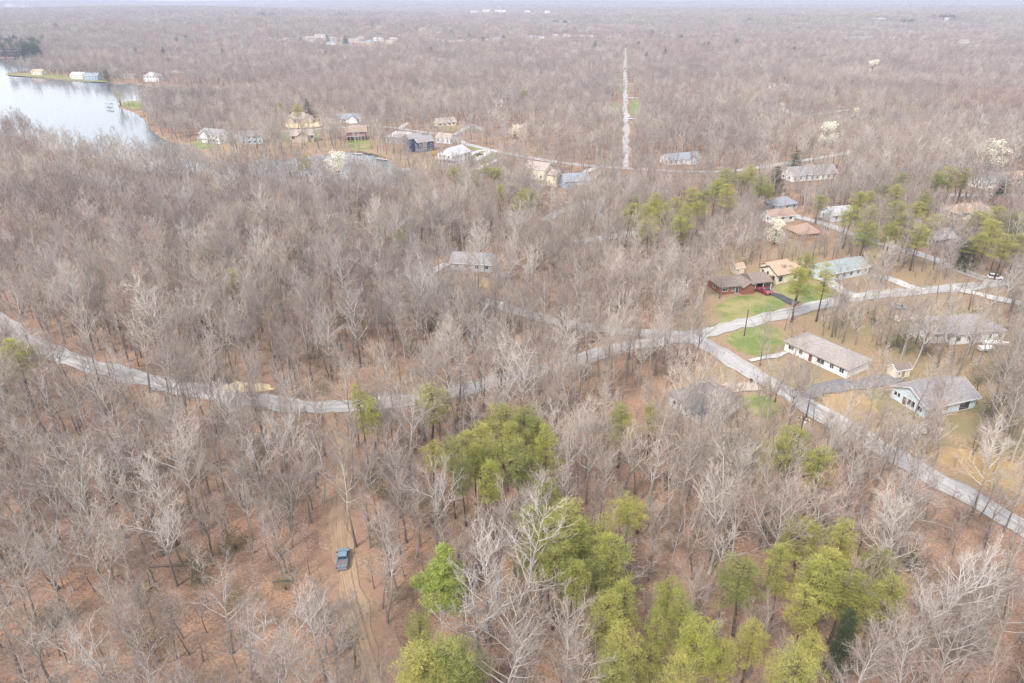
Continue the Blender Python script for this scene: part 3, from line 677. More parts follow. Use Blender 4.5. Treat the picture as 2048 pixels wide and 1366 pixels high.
# --- upper right
house((1552, 424), (1594, 418), 8, 2.8, hp, 2.4, W_['grey'], R_['blue'], 'small house with blue grey hip roof and chimney below the pines', 'the blue grey roofed house', chimney=(8, 5.5, 0.8, 6.2))
house((1540, 447), (1588, 442), 7.5, 2.7, g, 2.0, W_['white'], R_['rust'], 'low house with rust roof behind the white blossom tree', None, clear=0.7)
house((1598, 482), (1640, 478), 8.5, 2.8, hp, 2.8, W_['wood'], R_['rust'], 'house with steep orange rust hip roof', 'the rust roofed house', clear=0.8)
house((1664, 444), (1706, 440), 8, 3.0, g, 2.4, W_['paleblue'], R_['pale'], 'pale grey house beside the right pine stand', None, clear=0.7)
house((1908, 440), (1988, 436), 9, 3.0, hp, 2.6, W_['cream'], R_['orange'], 'long house with orange roof behind the right pines', 'the long orange roofed house', clear=0.6)
house((1336, 331), (1398, 326), 9, 3.2, g, 2.4, W_['white'], R_['blue'], 'white house with blue grey roof beyond the cross road', 'the cross road white house', clear=0.8,
      wings=[(12, -2.5, 5, 6, 3.0, g, 1.8, W_['white'], R_['blue'], 'y')])
house((1584, 364), (1672, 357), 10, 3.4, g, 3.2, W_['white'], R_['grey'], 'large grey roofed house veiled by bare trees at upper right', 'the large grey roofed house', clear=0.5)
house((1966, 378), (2018, 371), 8, 3.0, g, 2.2, W_['white'], R_['green'], 'house with green grey roof below the round white blossom tree', None, clear=0.7)
house((2018, 369), (2075, 364), 8, 3.0, g, 2.4, W_['cream'], R_['orange'], 'cream house with tan orange roof cut by the right edge', None, clear=0.7)
house((1866, 494), (1908, 489), 8, 3.0, g, 2.2, W_['grey'], R_['pale'], 'house with lavender grey roof among the right pines', None, clear=0.6)
house((1532, 178), (1586, 181), 9, 3.2, g, 2.2, W_['white'], R_['pale'], 'white house in the far woods right of the straight road', None, clear=0.9)
house((1478, 176), (1498, 176), 8, 3.0, g, 2.0, W_['white'], R_['grey'], 'small pale house in the far woods', None, clear=0.6)
# --- lake houses
house((402, 284), (440, 288), 10, 5.8, g, 2.6, W_['white'], R_['grey'], 'white two storey lake house with grey gables and balcony', 'the white gabled lake house', clear=1.45, deck=(-0.5, 13, 2.2, 2.9),
      wings=[(3, -1.5, 5, 4, 5.6, g, 2.0, W_['white'], R_['grey'], 'y')])
house((484, 290), (526, 287), 9, 5.6, g, 2.4, W_['paleblue'], R_['grey'], 'light blue two storey lake house', 'the light blue lake house')
house((570, 247), (622, 246), 12, 3.1, hp, 4.2, W_['tan'], R_['tan'], 'tan house with broad hip roof behind the sandy yard', 'the tan hip roofed house', clear=1.45,
      wings=[(1.0, -2.0, 6.0, 6, 3.0, g, 2.4, W_['tan'], R_['tan'], 'y'), (14.5, -3.0, 6.5, 7, 3.0, g, 2.6, W_['tan'], R_['tan'], 'y')])
house((582, 286), (628, 284), 10, 4.8, g, 2.8, W_['tan'], R_['tan'], 'tan house with central gable and row of windows', 'the gabled tan lake house', clear=1.45,
      wings=[(4.5, -1.6, 7, 6, 4.6, g, 2.4, W_['tan'], R_['tan'], 'y')], wins=[('f', 2, 2.6, 1.6, 1.6), ('f', 14, 2.6, 1.6, 1.6)])
house((674, 246), (722, 245), 9, 3.2, g, 2.8, W_['white'], R_['blue'], 'white house with blue garage door above the lake', 'the white house with blue garage',
      wings=[(8.5, -3.0, 7.0, 6, 3.0, g, 2.6, W_['white'], R_['blue'], 'y')], doors=[('f', 4, 1, 2, M['door'])])
house((694, 281), (734, 279), 9, 5.6, g, 2.4, W_['red'], R_['rust'], 'dark red lake house with orange roof and white windows', 'the orange roofed lake house', clear=1.45, deck=(0, 12, 2.4, 2.8))
house((772, 286), (830, 290), 10, 4.0, hp, 3.0, W_['grey'], R_['pale'], 'grey lake house hidden by bare trees', None, clear=0.4)
house((836, 306), (868, 302), 9, 6.6, g, 2.6, W_['navy'], R_['grey'], 'navy blue two storey house with white trim', 'the navy blue house', clear=1.45,
      wings=[(-3.5, 4.5, 10, 8, 8.0, g, 2.4, W_['navy'], R_['grey'], 'x')])
house((876, 326), (918, 332), 15, 5.6, g, 3.2, W_['white'], R_['pale'], 'large white lake house with pale grey roof and porch', 'the large white lake house', clear=1.45, length=13,
      ridge='y', deck=(-0.2, 13.0, 2.0, 2.9), autowin=True)
house((872, 285), (900, 288), 8, 3.6, g, 2.2, W_['white'], R_['tan'], 'white outbuilding behind the large white lake house', None)
house((876, 254), (912, 251), 8, 3.0, g, 2.6, W_['cream'], R_['tan'], 'small cream cottage in the far clearing', 'the small cream cottage')
house((1048, 366), (1088, 372), 10, 8.2, g, 2.4, W_['cream'], R_['tan'], 'cream three storey house with balconies near the cross road', 'the cream three storey house', clear=1.45, length=12, deck=(0, 12, 1.8, 3.0),
      wings=[(11.5, 2.0, 6.5, 7.5, 5.6, g, 2.0, W_['cream'], R_['tan'], 'x')])
house((1130, 379), (1178, 376), 9, 4.2, g, 2.6, W_['slateblue'], R_['blue'], 'grey blue house with white porch by the cross road', 'the grey blue house', clear=1.45, deck=(6, 13, 2.0, 2.4))
# --- far shore of the lake
house((288, 163), (318, 163), 12, 6.0, hp, 3.6, W_['white'], R_['pale'], 'tall white hip roofed house on the far shore', 'the tall white far shore house', clear=1)
house((170, 161), (196, 161), 10, 5.0, g, 3.0, W_['slateblue'], R_['blue'], 'slate blue house on the peninsula beside the dark conifer', 'the slate blue peninsula house', clear=1)
house((142, 158), (166, 158.5), 10, 4.6, g, 2.8, W_['white'], R_['pale'], 'white house on the peninsula', None, clear=1)
house((64, 150), (84, 150.5), 9, 4.2, g, 2.4, W_['cream'], R_['orange'], 'cream house near the tip of the peninsula', None, clear=1)
house((242, 157), (268, 157), 9, 3.2, g, 2.2, W_['tan'], R_['brown'], 'tan house right of the dark conifer', None, clear=0.9)
house((335, 152), (372, 152), 9, 3.4, g, 2.4, W_['red'], R_['rust'], 'red brown house behind the far shore trees', None, clear=0.6)
house((440, 152), (462, 151), 9, 3.2, g, 2.2, W_['grey'], R_['blue'], 'blue roofed house in the trees beyond the inlet', None, clear=0.7)
house((485, 180), (520, 179), 9, 3.4, g, 2.4, W_['red'], R_['brown'], 'brown house on the inlet bank', None, clear=0.7)
house((985, 214), (1010, 214), 9, 3.2, g, 2.2, W_['white'], R_['pale'], 'pale house in the woods left of straight road', None, clear=0.6)
# --- distant settlement: small houses along the far water and the skyline
ORD = ['first', 'second', 'third', 'fourth', 'fifth', 'sixth', 'seventh', 'eighth', 'ninth', 'tenth', 'eleventh', 'twelfth', 'thirteenth', 'fourteenth', 'fifteenth', 'sixteenth', 'seventeenth', 'eighteenth', 'nineteenth', 'twentieth',
       'twenty first', 'twenty second', 'twenty third', 'twenty fourth', 'twenty fifth', 'twenty sixth', 'twenty seventh', 'twenty eighth', 'twenty ninth', 'thirtieth']
def far_row(pts, where, wmin, wmax):
    rr = random.Random(len(pts) * 13 + int(pts[0][0]))
    for i, (x, y) in enumerate(sorted(pts)):
        w = rr.uniform(wmin, wmax); A = GL(x, y); k = rr.choice(['white', 'tan', 'cream', 'grey', 'tan', 'white', 'grey'])
        r = rr.choice(['grey', 'pale', 'blue', 'tan', 'grey', 'slate'])
        pxw = w / A.y * F_PX * 1.12
        wins = [('f', w*(q+0.5)/3, 1.0, 1.4, 1.4) for q in range(3)]
        house((x - pxw/2, y), (x + pxw/2, y), rr.uniform(9, 13), rr.uniform(3.6, 5.8), rr.choice([g, g, hp]), rr.uniform(2.4, 3.4), W_[k], R_[r],
              '%s distant house from the left %s' % (ORD[i], where), None, wins=wins, clear=1.0, pad=4, doors=[('f', w*0.5 + 2.0, 1.0, 2.1, M['door'])])
rr = random.Random(5)
far_row([(x + rr.uniform(-6, 6), y + rr.uniform(-1.5, 1.5)) for x, y in ((542, 81), (556, 84), (573, 82), (588, 84), (602, 78), (618, 80), (640, 76), (655, 80), (672, 83), (690, 77), (705, 86), (717, 82), (730, 88), (745, 87), (760, 83), (775, 88), (790, 80), (622, 88), (665, 89), (690, 89))],
        'beside the far water', 15, 24)
far_row([(x + rr.uniform(-4, 4), y + rr.uniform(-1.2, 1.2)) for x, y in ((880, 88), (905, 89), (925, 88), (950, 86), (975, 85), (995, 84), (1062, 77), (1085, 78), (1108, 76), (1130, 77), (1160, 75), (1185, 76), (1225, 76), (1240, 78))],
        'in the row left of the straight road end', 15, 24)
far_row([(1480, 60), (1560, 52), (1660, 64), (1930, 88), (2010, 70), (760, 58), (845, 62), (1310, 66), (420, 70), (330, 74), (250, 66), (1400, 46), (150, 62), (1830, 56), (560, 52)], 'standing alone in the hazy far woods', 15, 26)
far_row([(1690, 76), (1705, 79), (1722, 80), (1738, 78), (1760, 76), (1790, 78), (1818, 75), (1850, 78), (1872, 76)], 'in the far right clearing', 16, 26)
def shed_far(x, y, w, d, h, lab):
    A = GL(x, y); pxw = w / A.y * F_PX * 1.1
    house((x - pxw/2, y), (x + pxw/2, y), d, h, g, h*0.3, W_['white'], R_['pale'], lab, None, name='white_building', cat='building', wins=[('f', w*0.3, 1, w*0.1, 2), ('f', w*0.7, 1, w*0.1, 2)], clear=1, pad=18)
for x, y, w, h, lab in ((948, 25, 38, 8, 'leftmost of the white buildings on the far skyline'), (972, 23, 46, 9, 'second from left of the white skyline buildings'), (1000, 24, 60, 9, 'longest of the white skyline buildings'), (1032, 22.5, 40, 9, 'fourth from left of the white skyline buildings'),
                        (1054, 25, 34, 8, 'fifth from left of the white skyline buildings'), (1094, 26, 26, 10, 'small square white skyline building'), (1126, 33, 60, 7, 'long low white building above the road end'), (1152, 36, 46, 7, 'low white building right above the road end'), (1166, 38, 36, 6, 'rightmost low white building above the road end'),
                        (1757, 43, 44, 8, 'white building in the far right woods'), (1892, 46, 14, 12, 'small white tower in the far right woods'), (1600, 29, 50, 7, 'pale building on the right skyline'), (20, 17, 70, 10, 'left white building on the far left skyline'), (46, 16, 60, 10, 'right white building on the far left skyline')):
    shed_far(x, y, w, w*0.35, h, lab)

# ------------------------------------------------------------------ vehicles
def wheel(parent, x, y, r=0.38, w=0.26):
    n = 14; mb = MB()
    mb.tube((x, y - w/2, r), (x, y + w/2, r), r, r, n)
    ty = mb.build('wheel', M['tyre'], parent)
    s = -1 if y < 0 else 1
    mb = MB(); mb.tube((x, y + s*(w/2 - 0.06), r), (x, y + s*(w/2 + 0.012), r), r*0.6, r*0.52, n); mb.build('rim', M['rim'], ty)
def taper_box(mb, x0, x1, w0, z0, xa, xb, w1, z1):
    mb.add([(x0,-w0,z0),(x1,-w0,z0),(x1,w0,z0),(x0,w0,z0),(xa,-w1,z1),(xb,-w1,z1),(xb,w1,z1),(xa,w1,z1)],
           [(0,3,2,1),(4,5,6,7),(0,1,5,4),(1,2,6,5),(2,3,7,6),(3,0,4,7)])
def pickup(px, py, heading, body, cover, label, group=None, L=5.5, W=0.98):
    """x forward; origin at the middle of the wheelbase"""
    p = G(px, py); e = empty('pickup_truck', (p.x, p.y, 0.05), heading); tag(e, label, 'pickup truck')
    h = L/2
    mb = MB()
    mb.prism([(-h, 0.45), (-h+0.1, 0.42), (h-0.15, 0.42), (h, 0.55), (h-0.04, 0.98), (h-0.35, 1.12), (0.95, 1.18), (0.95, 1.22), (-0.75, 1.22), (-0.75, 0.80), (-h+0.12, 0.80), (-h+0.12, 1.18), (-h, 1.18)], -W, W)
    mb.build('body', body, e, bevel=0.05)
    for s in (-1, 1):
        MB().box(-h+0.13, -0.76, s*W - (0.085 if s > 0 else -0.015), s*W - (0.015 if s > 0 else -0.085), 0.79, 1.2).build('bed_side', body, e)
    mb = MB(); taper_box(mb, -0.72, 1.35, W-0.06, 1.2, -0.5, 0.55, W-0.2, 1.82); mb.build('cab', body, e, bevel=0.06)
    mb = MB(); mb.add([(1.36, -W+0.16, 1.24), (1.36, W-0.16, 1.24), (0.66, W-0.28, 1.76), (0.66, -W+0.28, 1.76)], [(0,1,2,3)]); mb.build('windshield', M['glass'], e)
    mb = MB(); mb.add([(-0.745, -W+0.16, 1.28), (-0.745, W-0.16, 1.28), (-0.555, W-0.28, 1.74), (-0.555, -W+0.28, 1.74)], [(0,3,2,1)]); mb.build('rear_window', M['glass'], e)
    for s in (-1, 1):
        mb = MB(); f = [(0,1,2,3)] if s < 0 else [(3,2,1,0)]
        mb.add([(-0.5, s*(W-0.04), 1.27), (1.05, s*(W-0.04), 1.27), (0.5, s*(W-0.16), 1.74), (-0.38, s*(W-0.16), 1.74)], f); mb.build('side_window', M['glass'], e)
        MB().box(h-0.16, h+0.012, s*W*0.8-0.18, s*W*0.8+0.18, 0.72, 0.92).build('headlight', M['lampwhite'], e)
        MB().box(-h-0.012, -h+0.05, s*W*0.88-0.09, s*W*0.88+0.09, 0.75, 1.1).build('tail_light', M['lampred'], e)
        MB().box(0.95, 1.12, s*(W+0.12)-0.12, s*(W+0.12)+0.12, 1.2, 1.4).build('mirror', M['p_black'], e)
        for x in (-h+1.2, h-1.05): wheel(e, x, s*(W-0.12))
    MB().box(-h+0.16, -0.78, -W+0.11, W-0.11, 0.86, 1.10 if cover else 0.9).build('bed_cover' if cover else 'bed_floor', M['bedliner'], e)
    MB().box(-h-0.09, -h-0.005, -W+0.06, W-0.06, 0.48, 0.66).build('bumper', M['rim'], e)
    HOUSES.append((p.x, p.y, 4.5, 1.0, 1.5)); return e
def sedan(px, py, heading, body, label, suv=False):
    p = G(px, py); e = empty('parked_car', (p.x, p.y, 0.05), heading); tag(e, label, 'car')
    W = 0.9; top = 1.68 if suv else 1.44
    mb = MB(); mb.prism([(-2.3, 0.4), (2.25, 0.36), (2.32, 0.6), (2.2, 0.8), (1.1, 0.95), (-2.2, 1.0), (-2.35, 0.7)], -W, W); mb.build('body', body, e, bevel=0.05)
    mb = MB(); taper_box(mb, -2.1 if suv else -1.75, 1.15, W-0.05, 0.94, -1.85 if suv else -1.05, 0.35, W-0.2, top); mb.build('cabin', M['glass'], e, bevel=0.05)
    mb = MB(); mb.box(-1.8 if suv else -1.0, 0.3, -W+0.24, W-0.24, top-0.02, top+0.04); mb.build('car_roof', body, e)
    for s in (-1, 1):
        for x in (-1.4, 1.4): wheel(e, x, s*(W-0.1), 0.33, 0.22)
        MB().box(2.14, 2.29, s*0.62-0.18, s*0.62+0.18, 0.62, 0.76).build('headlight', M['lampwhite'], e)
        MB().box(-2.34, -2.22, s*0.65-0.15, s*0.65+0.15, 0.72, 0.9).build('tail_light', M['lampred'], e)
    HOUSES.append((p.x, p.y, 4, 1.0, 1.5)); return e
pickup(687, 1124, math.radians(97), M['p_blue'], True, 'blue pickup truck with dark bed parked on the dirt track', None, 4.5, 0.92)
LAND_PX.append((687, 1115, 'the blue pickup'))
A, B = G(1512, 577), G(1540, 590); pickup(1526, 586, math.atan2(B.y-A.y, B.x-A.x), M['p_red'], False, 'dark red pickup truck on the black driveway')
LAND_PX.append((1526, 580, 'the red pickup'))
sedan(1990, 558, math.radians(-20), M['p_white'], 'white car parked beside the road at the right edge', True)
sedan(958, 311, math.radians(35), M['p_black'], 'dark car on the concrete drive of the lake house')
sedan(1797, 617, math.radians(-25), M['p_teal'], 'teal car parked above the long ranch house')
sedan(1666, 297, math.radians(10), M['p_black'], 'dark car beside the far white blossom tree')
sedan(1440, 783, math.radians(20), M['p_red'], 'dark red car at the end of the gravel driveway')
sedan(1518, 570, math.radians(-60), M['p_black'], 'dark car under the brick house carport')
sedan(1250, 138, math.radians(90), M['p_black'], 'dark car far along the straight road')

# ------------------------------------------------------------------ small fixtures
def utility_pole(px, py, h, label, arm=True, rz=0.0, wires=False):
    p = G(px, py); e = empty('utility_pole', (p.x, p.y, 0), rz); tag(e, label, 'pole')
    MB().tube((0,0,-0.3), (0,0,h), 0.16, 0.11, 8).build('pole', M['pole'], e)
    if arm:
        MB().box(-1.2, 1.2, -0.19, -0.12, h-0.7, h-0.55).build('crossarm', M['pole'], e)
        for x in (-1.1, -0.5, 0.5, 1.1): MB().tube((x,-0.155,h-0.547),(x,-0.155,h-0.25), 0.08, 0.06, 6).build('insulator', M['tarp'], e)
        MB().tube((0.42,0,h-2.3),(0.42,0,h-1.3), 0.27, 0.27, 10).build('transformer', M['steel'], e)
    HOUSES.append((p.x, p.y, 2.0, 0.9, 5.0))
utility_pole(1488, 672, 8.2, 'plain dark pole standing on the lawn by the road bend', False)
utility_pole(1366, 622, 10, 'utility pole with crossarm left of the brick ranch house', True, 0.3)
utility_pole(1940, 540, 10, 'utility pole with crossarm at the right road', True, -0.5)
utility_pole(1592, 905, 9, 'utility pole among the trees near the lower right road', True, -0.6)
for px, py, rz, lab in ((1345, 812, 0.3, 'white air conditioner left of the slate roofed house'), (1372, 838, 0.3, 'white air conditioner in front of the slate roofed house')):
    p = G(px, py); e = empty('air_conditioner', (p.x, p.y, 0), rz); tag(e, lab, 'air conditioner')
    MB().box(-0.5, 0.5, -0.5, 0.5, 0, 0.12).build('pad', M['concrete'], e); MB().box(-0.42, 0.42, -0.42, 0.42, 0.123, 0.95).build('casing', M['tarp'], e, bevel=0.04)
    MB().tube((0, 0, 0.953), (0, 0, 1.0), 0.34, 0.34, 12).build('fan_grille', M['darktrim'], e)
p = G(1501, 768); e = empty('mailbox', (p.x, p.y, 0), 0.5); tag(e, 'black mailbox on a post beside the road', 'mailbox')
MB().box(-0.07, 0.07, -0.07, 0.07, -0.1, 1.1).build('post', M['pole'], e)
mb = MB(); mb.prism([(-0.3, 1.103), (0.3, 1.103), (0.3, 1.35), (0.15, 1.5), (-0.15, 1.5), (-0.3, 1.35)], -0.28, 0.28); mb.build('box', M['p_black'], e)
def boat(px, py, rz, label, L=6.5, m=None):
    p = G(px, py); e = empty('covered_boat', (p.x, p.y, 0), rz); tag(e, label, 'boat')
    n = 9; vs_ = []; fs_ = []
    for i in range(n):
        t = i/(n-1); w = 1.15*math.sqrt(max(0.02, 1 - max(0, (t-0.35)/0.65)**2.2)); x = -L/2 + L*t; kz = 0.55 + 0.35*max(0, t-0.6)
        vs_ += [(x, -w, 1.15 + 0.2*t), (x, -w*0.75, kz), (x, 0, kz-0.15), (x, w*0.75, kz), (x, w, 1.15 + 0.2*t)]
    for i in range(n-1):
        for k in range(4): fs_.append((i*5+k, i*5+k+1, (i+1)*5+k+1, (i+1)*5+k))
    fs_.append((0,1,2,3,4)[::-1]); fs_.append(tuple(len(vs_)-5+k for k in range(5)))
    mesh_obj('hull', vs_, fs_, m or M['p_white'], e)
    vs2 = []; 
    for i in range(n):
        t = i/(n-1); w = 1.12*math.sqrt(max(0.02, 1 - max(0, (t-0.35)/0.65)**2.2)); x = -L/2 + 0.05 + (L-0.1)*t; zt = 1.45 + 0.45*math.sin(math.pi*min(1, t*1.1))
        vs2 += [(x, -w, 1.17 + 0.2*t), (x, 0, zt), (x, w, 1.17 + 0.2*t)]
    mesh_obj('boat_cover', vs2, [(i*3+k, (i+1)*3+k, (i+1)*3+k+1, i*3+k+1) for i in range(n-1) for k in range(2)] + [(0,1,2)], M['tarp'], e)
    mb = MB(); mb.box(-L*0.35, L*0.62, -0.06, 0.06, 0.28, 0.38); mb.box(-L*0.2, -L*0.2+0.12, -1.0, 1.0, 0.25, 0.35); mb.build('trailer', M['steel'], e)
    for s in (-1, 1): wheel(e, -L*0.2+0.06, s*0.98, 0.3, 0.2)
boat(1990, 692, -0.15, 'white covered boat on trailer beside the white house'); boat(1972, 702, 0.1, 'smaller white covered boat nearest the white house', 4.4)
HOUSES.append((G(1985, 695).x, G(1985, 695).y, 5, 0.9, 1.5))
def dock(px, py, rz, L, label, roof=None):
    p = G(px, py); e = empty('boat_dock', (p.x, p.y, WATER_Z), rz); tag(e, label, 'dock')
    for i in range(int(L/0.5)): MB().box(i*0.5, i*0.5+0.46, -1.2, 1.2, 0.45, 0.52).build('plank', M['dock'], e)
    mb = MB()
    for x in (0.5, L-0.5):
        for y in (-1.05, 1.05): mb.tube((x, y, -2.0), (x, y, 0.447), 0.1, 0.1, 6)
    mb.build('piles', M['pole'], e)
    if roof:
        mb = MB()
        for x in (0.4, L-0.6):
            for y in (-1.1, 1.1): mb.box(x, x+0.14, y-0.07, y+0.07, 0.523, 3.0)
        mb.build('roof_posts', M['trim'], e)
        mb = MB(); mb.add([(-0.5,-1.9,3.0),(L+0.5,-1.9,3.0),(L+0.5,1.9,3.0),(-0.5,1.9,3.0),(-0.5,0,3.9),(L+0.5,0,3.9)], [(0,3,2,1),(0,1,5,4),(2,3,4,5),(1,2,5),(3,0,4)]); mb.build('dock_roof', roof, e)
dock(800, 349, 0.3, 6, 'small boat dock with green roof in the cove', R_['green'])
dock(704, 306, -0.2, 7, 'open dock by the orange roofed lake house'); dock(752, 316, -0.5, 9, 'long bare dock at the cove bank')
dock(224, 214, 2.6, 8, 'dock with blue canopy at the willow point', R_['blue']); dock(160, 163.5, 0.2, 14, 'pale dock on the far shore of the lake')
dock(228, 168.5, 0.1, 12, 'white dock below the dark conifer on the far shore')
dock(905, 372, 0.8, 6, 'dock at the head of the cove')

# ------------------------------------------------------------------ tree makers
class Wood:
    """tapered tubes and spikes collected in plain lists"""
    def __init__(s): s.v = []; s.f = []; s.runs = []
    def mark(s, on=True):
        if on: s.runs.append([len(s.f), None])
        else: s.runs[-1][1] = len(s.f)
    def tube(s, pts, rad, n):
        b = len(s.v)
        d = (pts[-1] - pts[0]); d.normalize()
        u = d.orthogonal(); u.normalize(); w = d.cross(u)
        cs = [(math.cos(2*math.pi*k/n), math.sin(2*math.pi*k/n)) for k in range(n)]
        for p, r in zip(pts[:-1], rad[:-1]):
            for c, q in cs: s.v.append((p.x + (u.x*c + w.x*q)*r, p.y + (u.y*c + w.y*q)*r, p.z + (u.z*c + w.z*q)*r))
        s.v.append(tuple(pts[-1])); tip = len(s.v) - 1; m = len(pts) - 1
        for i in range(m - 1):
            for k in range(n): s.f.append((b+i*n+k, b+i*n+(k+1) % n, b+(i+1)*n+(k+1) % n, b+(i+1)*n+k))
        for k in range(n): s.f.append((b+(m-1)*n+k, b+(m-1)*n+(k+1) % n, tip))
def mesh_of(name, w, m):
    me = bpy.data.meshes.new(name); me.from_pydata(w.v, [], w.f); me.update(); me.materials.append(m)
    if w.runs:
        me.materials.append(M['limb'])
        for a, b in w.runs:
            for i in range(a, b): me.polygons[i].material_index = 1
    return me
def off_dir(d, ang, az):
    u = d.orthogonal(); u.normalize(); w = d.cross(u)
    return d*math.cos(ang) + (u*math.cos(az) + w*math.sin(az))*math.sin(ang)
def grow_path(rr, p, d, L, n, up, jit):
    pts = [p.copy()]; d = d.copy()
    for i in range(n):
        d = d + Vector((rr.gauss(0, jit), rr.gauss(0, jit), rr.gauss(0, jit) + up)); d.normalize()
        p = p + d*(L/n); pts.append(p.copy())
    return pts
def at_path(pts, t):
    x = t*(len(pts)-1); i = min(int(x), len(pts)-2); return pts[i].lerp(pts[i+1], x - i), (pts[i+1]-pts[i]).normalized()
def bare_tree_meshes(seed, H, spread, limbs, tw=0.015, pale=False, kids=(7, 5, 4), fork=False, lean=0.05, low=0.35, upness=0.12):
    rr = random.Random(seed); T = Wood(); C = Wood()
    r0 = 0.0105*H + 0.03
    stems = []
    d0 = Vector((rr.gauss(0, lean), rr.gauss(0, lean), 1)).normalized()
    if fork:
        tr = grow_path(rr, Vector((0, 0, -0.3)), d0, H*0.38, 4, 0.05, 0.05); T.tube(tr + [tr[-1] + d0*0.3], [r0*(1.25 if i == 0 else 1 - 0.06*i) for i in range(5)] + [r0*0.5], 6)
        k = rr.choice([2, 2, 3]); a0 = rr.random()*6.28
        for i in range(k):
            dd = off_dir(d0, rr.uniform(0.28, 0.5), a0 + i*6.28/k)
            st = grow_path(rr, tr[-1], dd, H*rr.uniform(0.5, 0.62), 6, 0.12, 0.09); rad = [r0*0.66*(1 - 0.88*q/6) for q in range(7)]
            T.tube(st, rad, 5); stems.append((st, rad, 0.12))
    else:
        st = grow_path(rr, Vector((0, 0, -0.3)), d0, H*0.97, 9, 0.10, 0.07); rad = [r0*(1.3 if i == 0 else 1 - 0.92*(i/9)**0.9) for i in range(10)]
        T.tube(st, rad, 6); stems.append((st, rad, low))
    nl = max(4, limbs // len(stems)); az = rr.random()*6.28
    for st, rad, lo in stems:
        for i in range(nl):
            t = lo + (0.97 - lo)*((i + rr.random())/nl); az += 2.4 + rr.gauss(0, 0.4)
            p, d = at_path(st, t); k = (t - lo)/(1 - lo)
            L1 = spread*(1.0 - 0.62*k)*rr.uniform(0.7, 1.2)
            r1 = min(0.55*np.interp(t, np.linspace(0, 1, len(rad)), rad) + 0.02, 0.03 + 0.016*L1)
            br = grow_path(rr, p, off_dir(d, rr.uniform(0.65, 1.15)*(1 - 0.35*k), az), L1, 5, upness, 0.095)
            C.mark(); C.tube(br, [r1*(1 - 0.85*q/5) for q in range(6)], 4); C.mark(False)
            n2 = max(2, int(kids[0]*L1/spread + 1.5))
            for j in range(n2):
                t2 = 0.22 + 0.78*(j + rr.random())/n2; p2, d2 = at_path(br, t2)
                L2 = L1*rr.uniform(0.32, 0.55)*(1.15 - 0.55*t2) + 0.35
                b2 = grow_path(rr, p2, off_dir(d2, rr.uniform(0.5, 0.95), rr.random()*6.28), L2, 3, upness*1.5, 0.16)
                r2 = tw*1.15 + 0.010*L2
                C.tube(b2, [r2, r2*0.75, r2*0.5, 0], 3)
                for q in range(kids[1]):
                    t3 = 0.2 + 0.8*(q + rr.random())/kids[1]; p3, d3 = at_path(b2, t3)
                    L3 = rr.uniform(0.5, 1.05)*(0.35 + 0.42*L2)
                    d3 = off_dir(d3, rr.uniform(0.4, 0.9), rr.random()*6.28); d3.z += 0.22; d3.normalize()
                    e3 = p3 + d3*L3; C.tube([p3, e3], [tw, 0], 3)
                    for z in range(kids[2]):
                        t4 = 0.25 + 0.7*rr.random(); p4 = p3 + d3*(L3*t4)
                        d4 = off_dir(d3, rr.uniform(0.4, 0.8), rr.random()*6.28); d4.z += 0.25; d4.normalize()
                        C.tube([p4, p4 + d4*L3*rr.uniform(0.4, 0.75)], [tw*0.8, 0], 3)
    return mesh_of('trunk', T, M['pale_bark'] if pale else M['trunk']), mesh_of('crown', C, M['twig'])

def leaf_cloud(rr, W, centres, n_per, size, width, droop=0.0, up=0.0):
    """needle tufts and leaves: slim triangles spread through each clump's volume"""
    for (c, rx, rz) in centres:
        for _ in range(n_per):
            while True:
                x, y, z = rr.uniform(-1, 1), rr.uniform(-1, 1), rr.uniform(-1, 1)
                q = x*x + y*y + z*z
                if 0.08 < q < 1: break
            p = Vector((c.x + x*rx, c.y + y*rx, c.z + z*rz))
            d = Vector((x + rr.gauss(0, 0.5), y + rr.gauss(0, 0.5), z*0.6 + rr.gauss(0, 0.4) + up - droop)); d.normalize()
            s = d.orthogonal(); s.normalize(); s = Matrix.Rotation(rr.random()*6.28, 3, d) @ s
            L = size*rr.uniform(0.6, 1.3); w = width*rr.uniform(0.7, 1.3); b = len(W.v)
            W.v += [tuple(p - s*w), tuple(p + s*w), tuple(p + d*L + s*w*0.5), tuple(p + d*L - s*w*0.5)]; W.f.append((b, b+1, b+2, b+3))
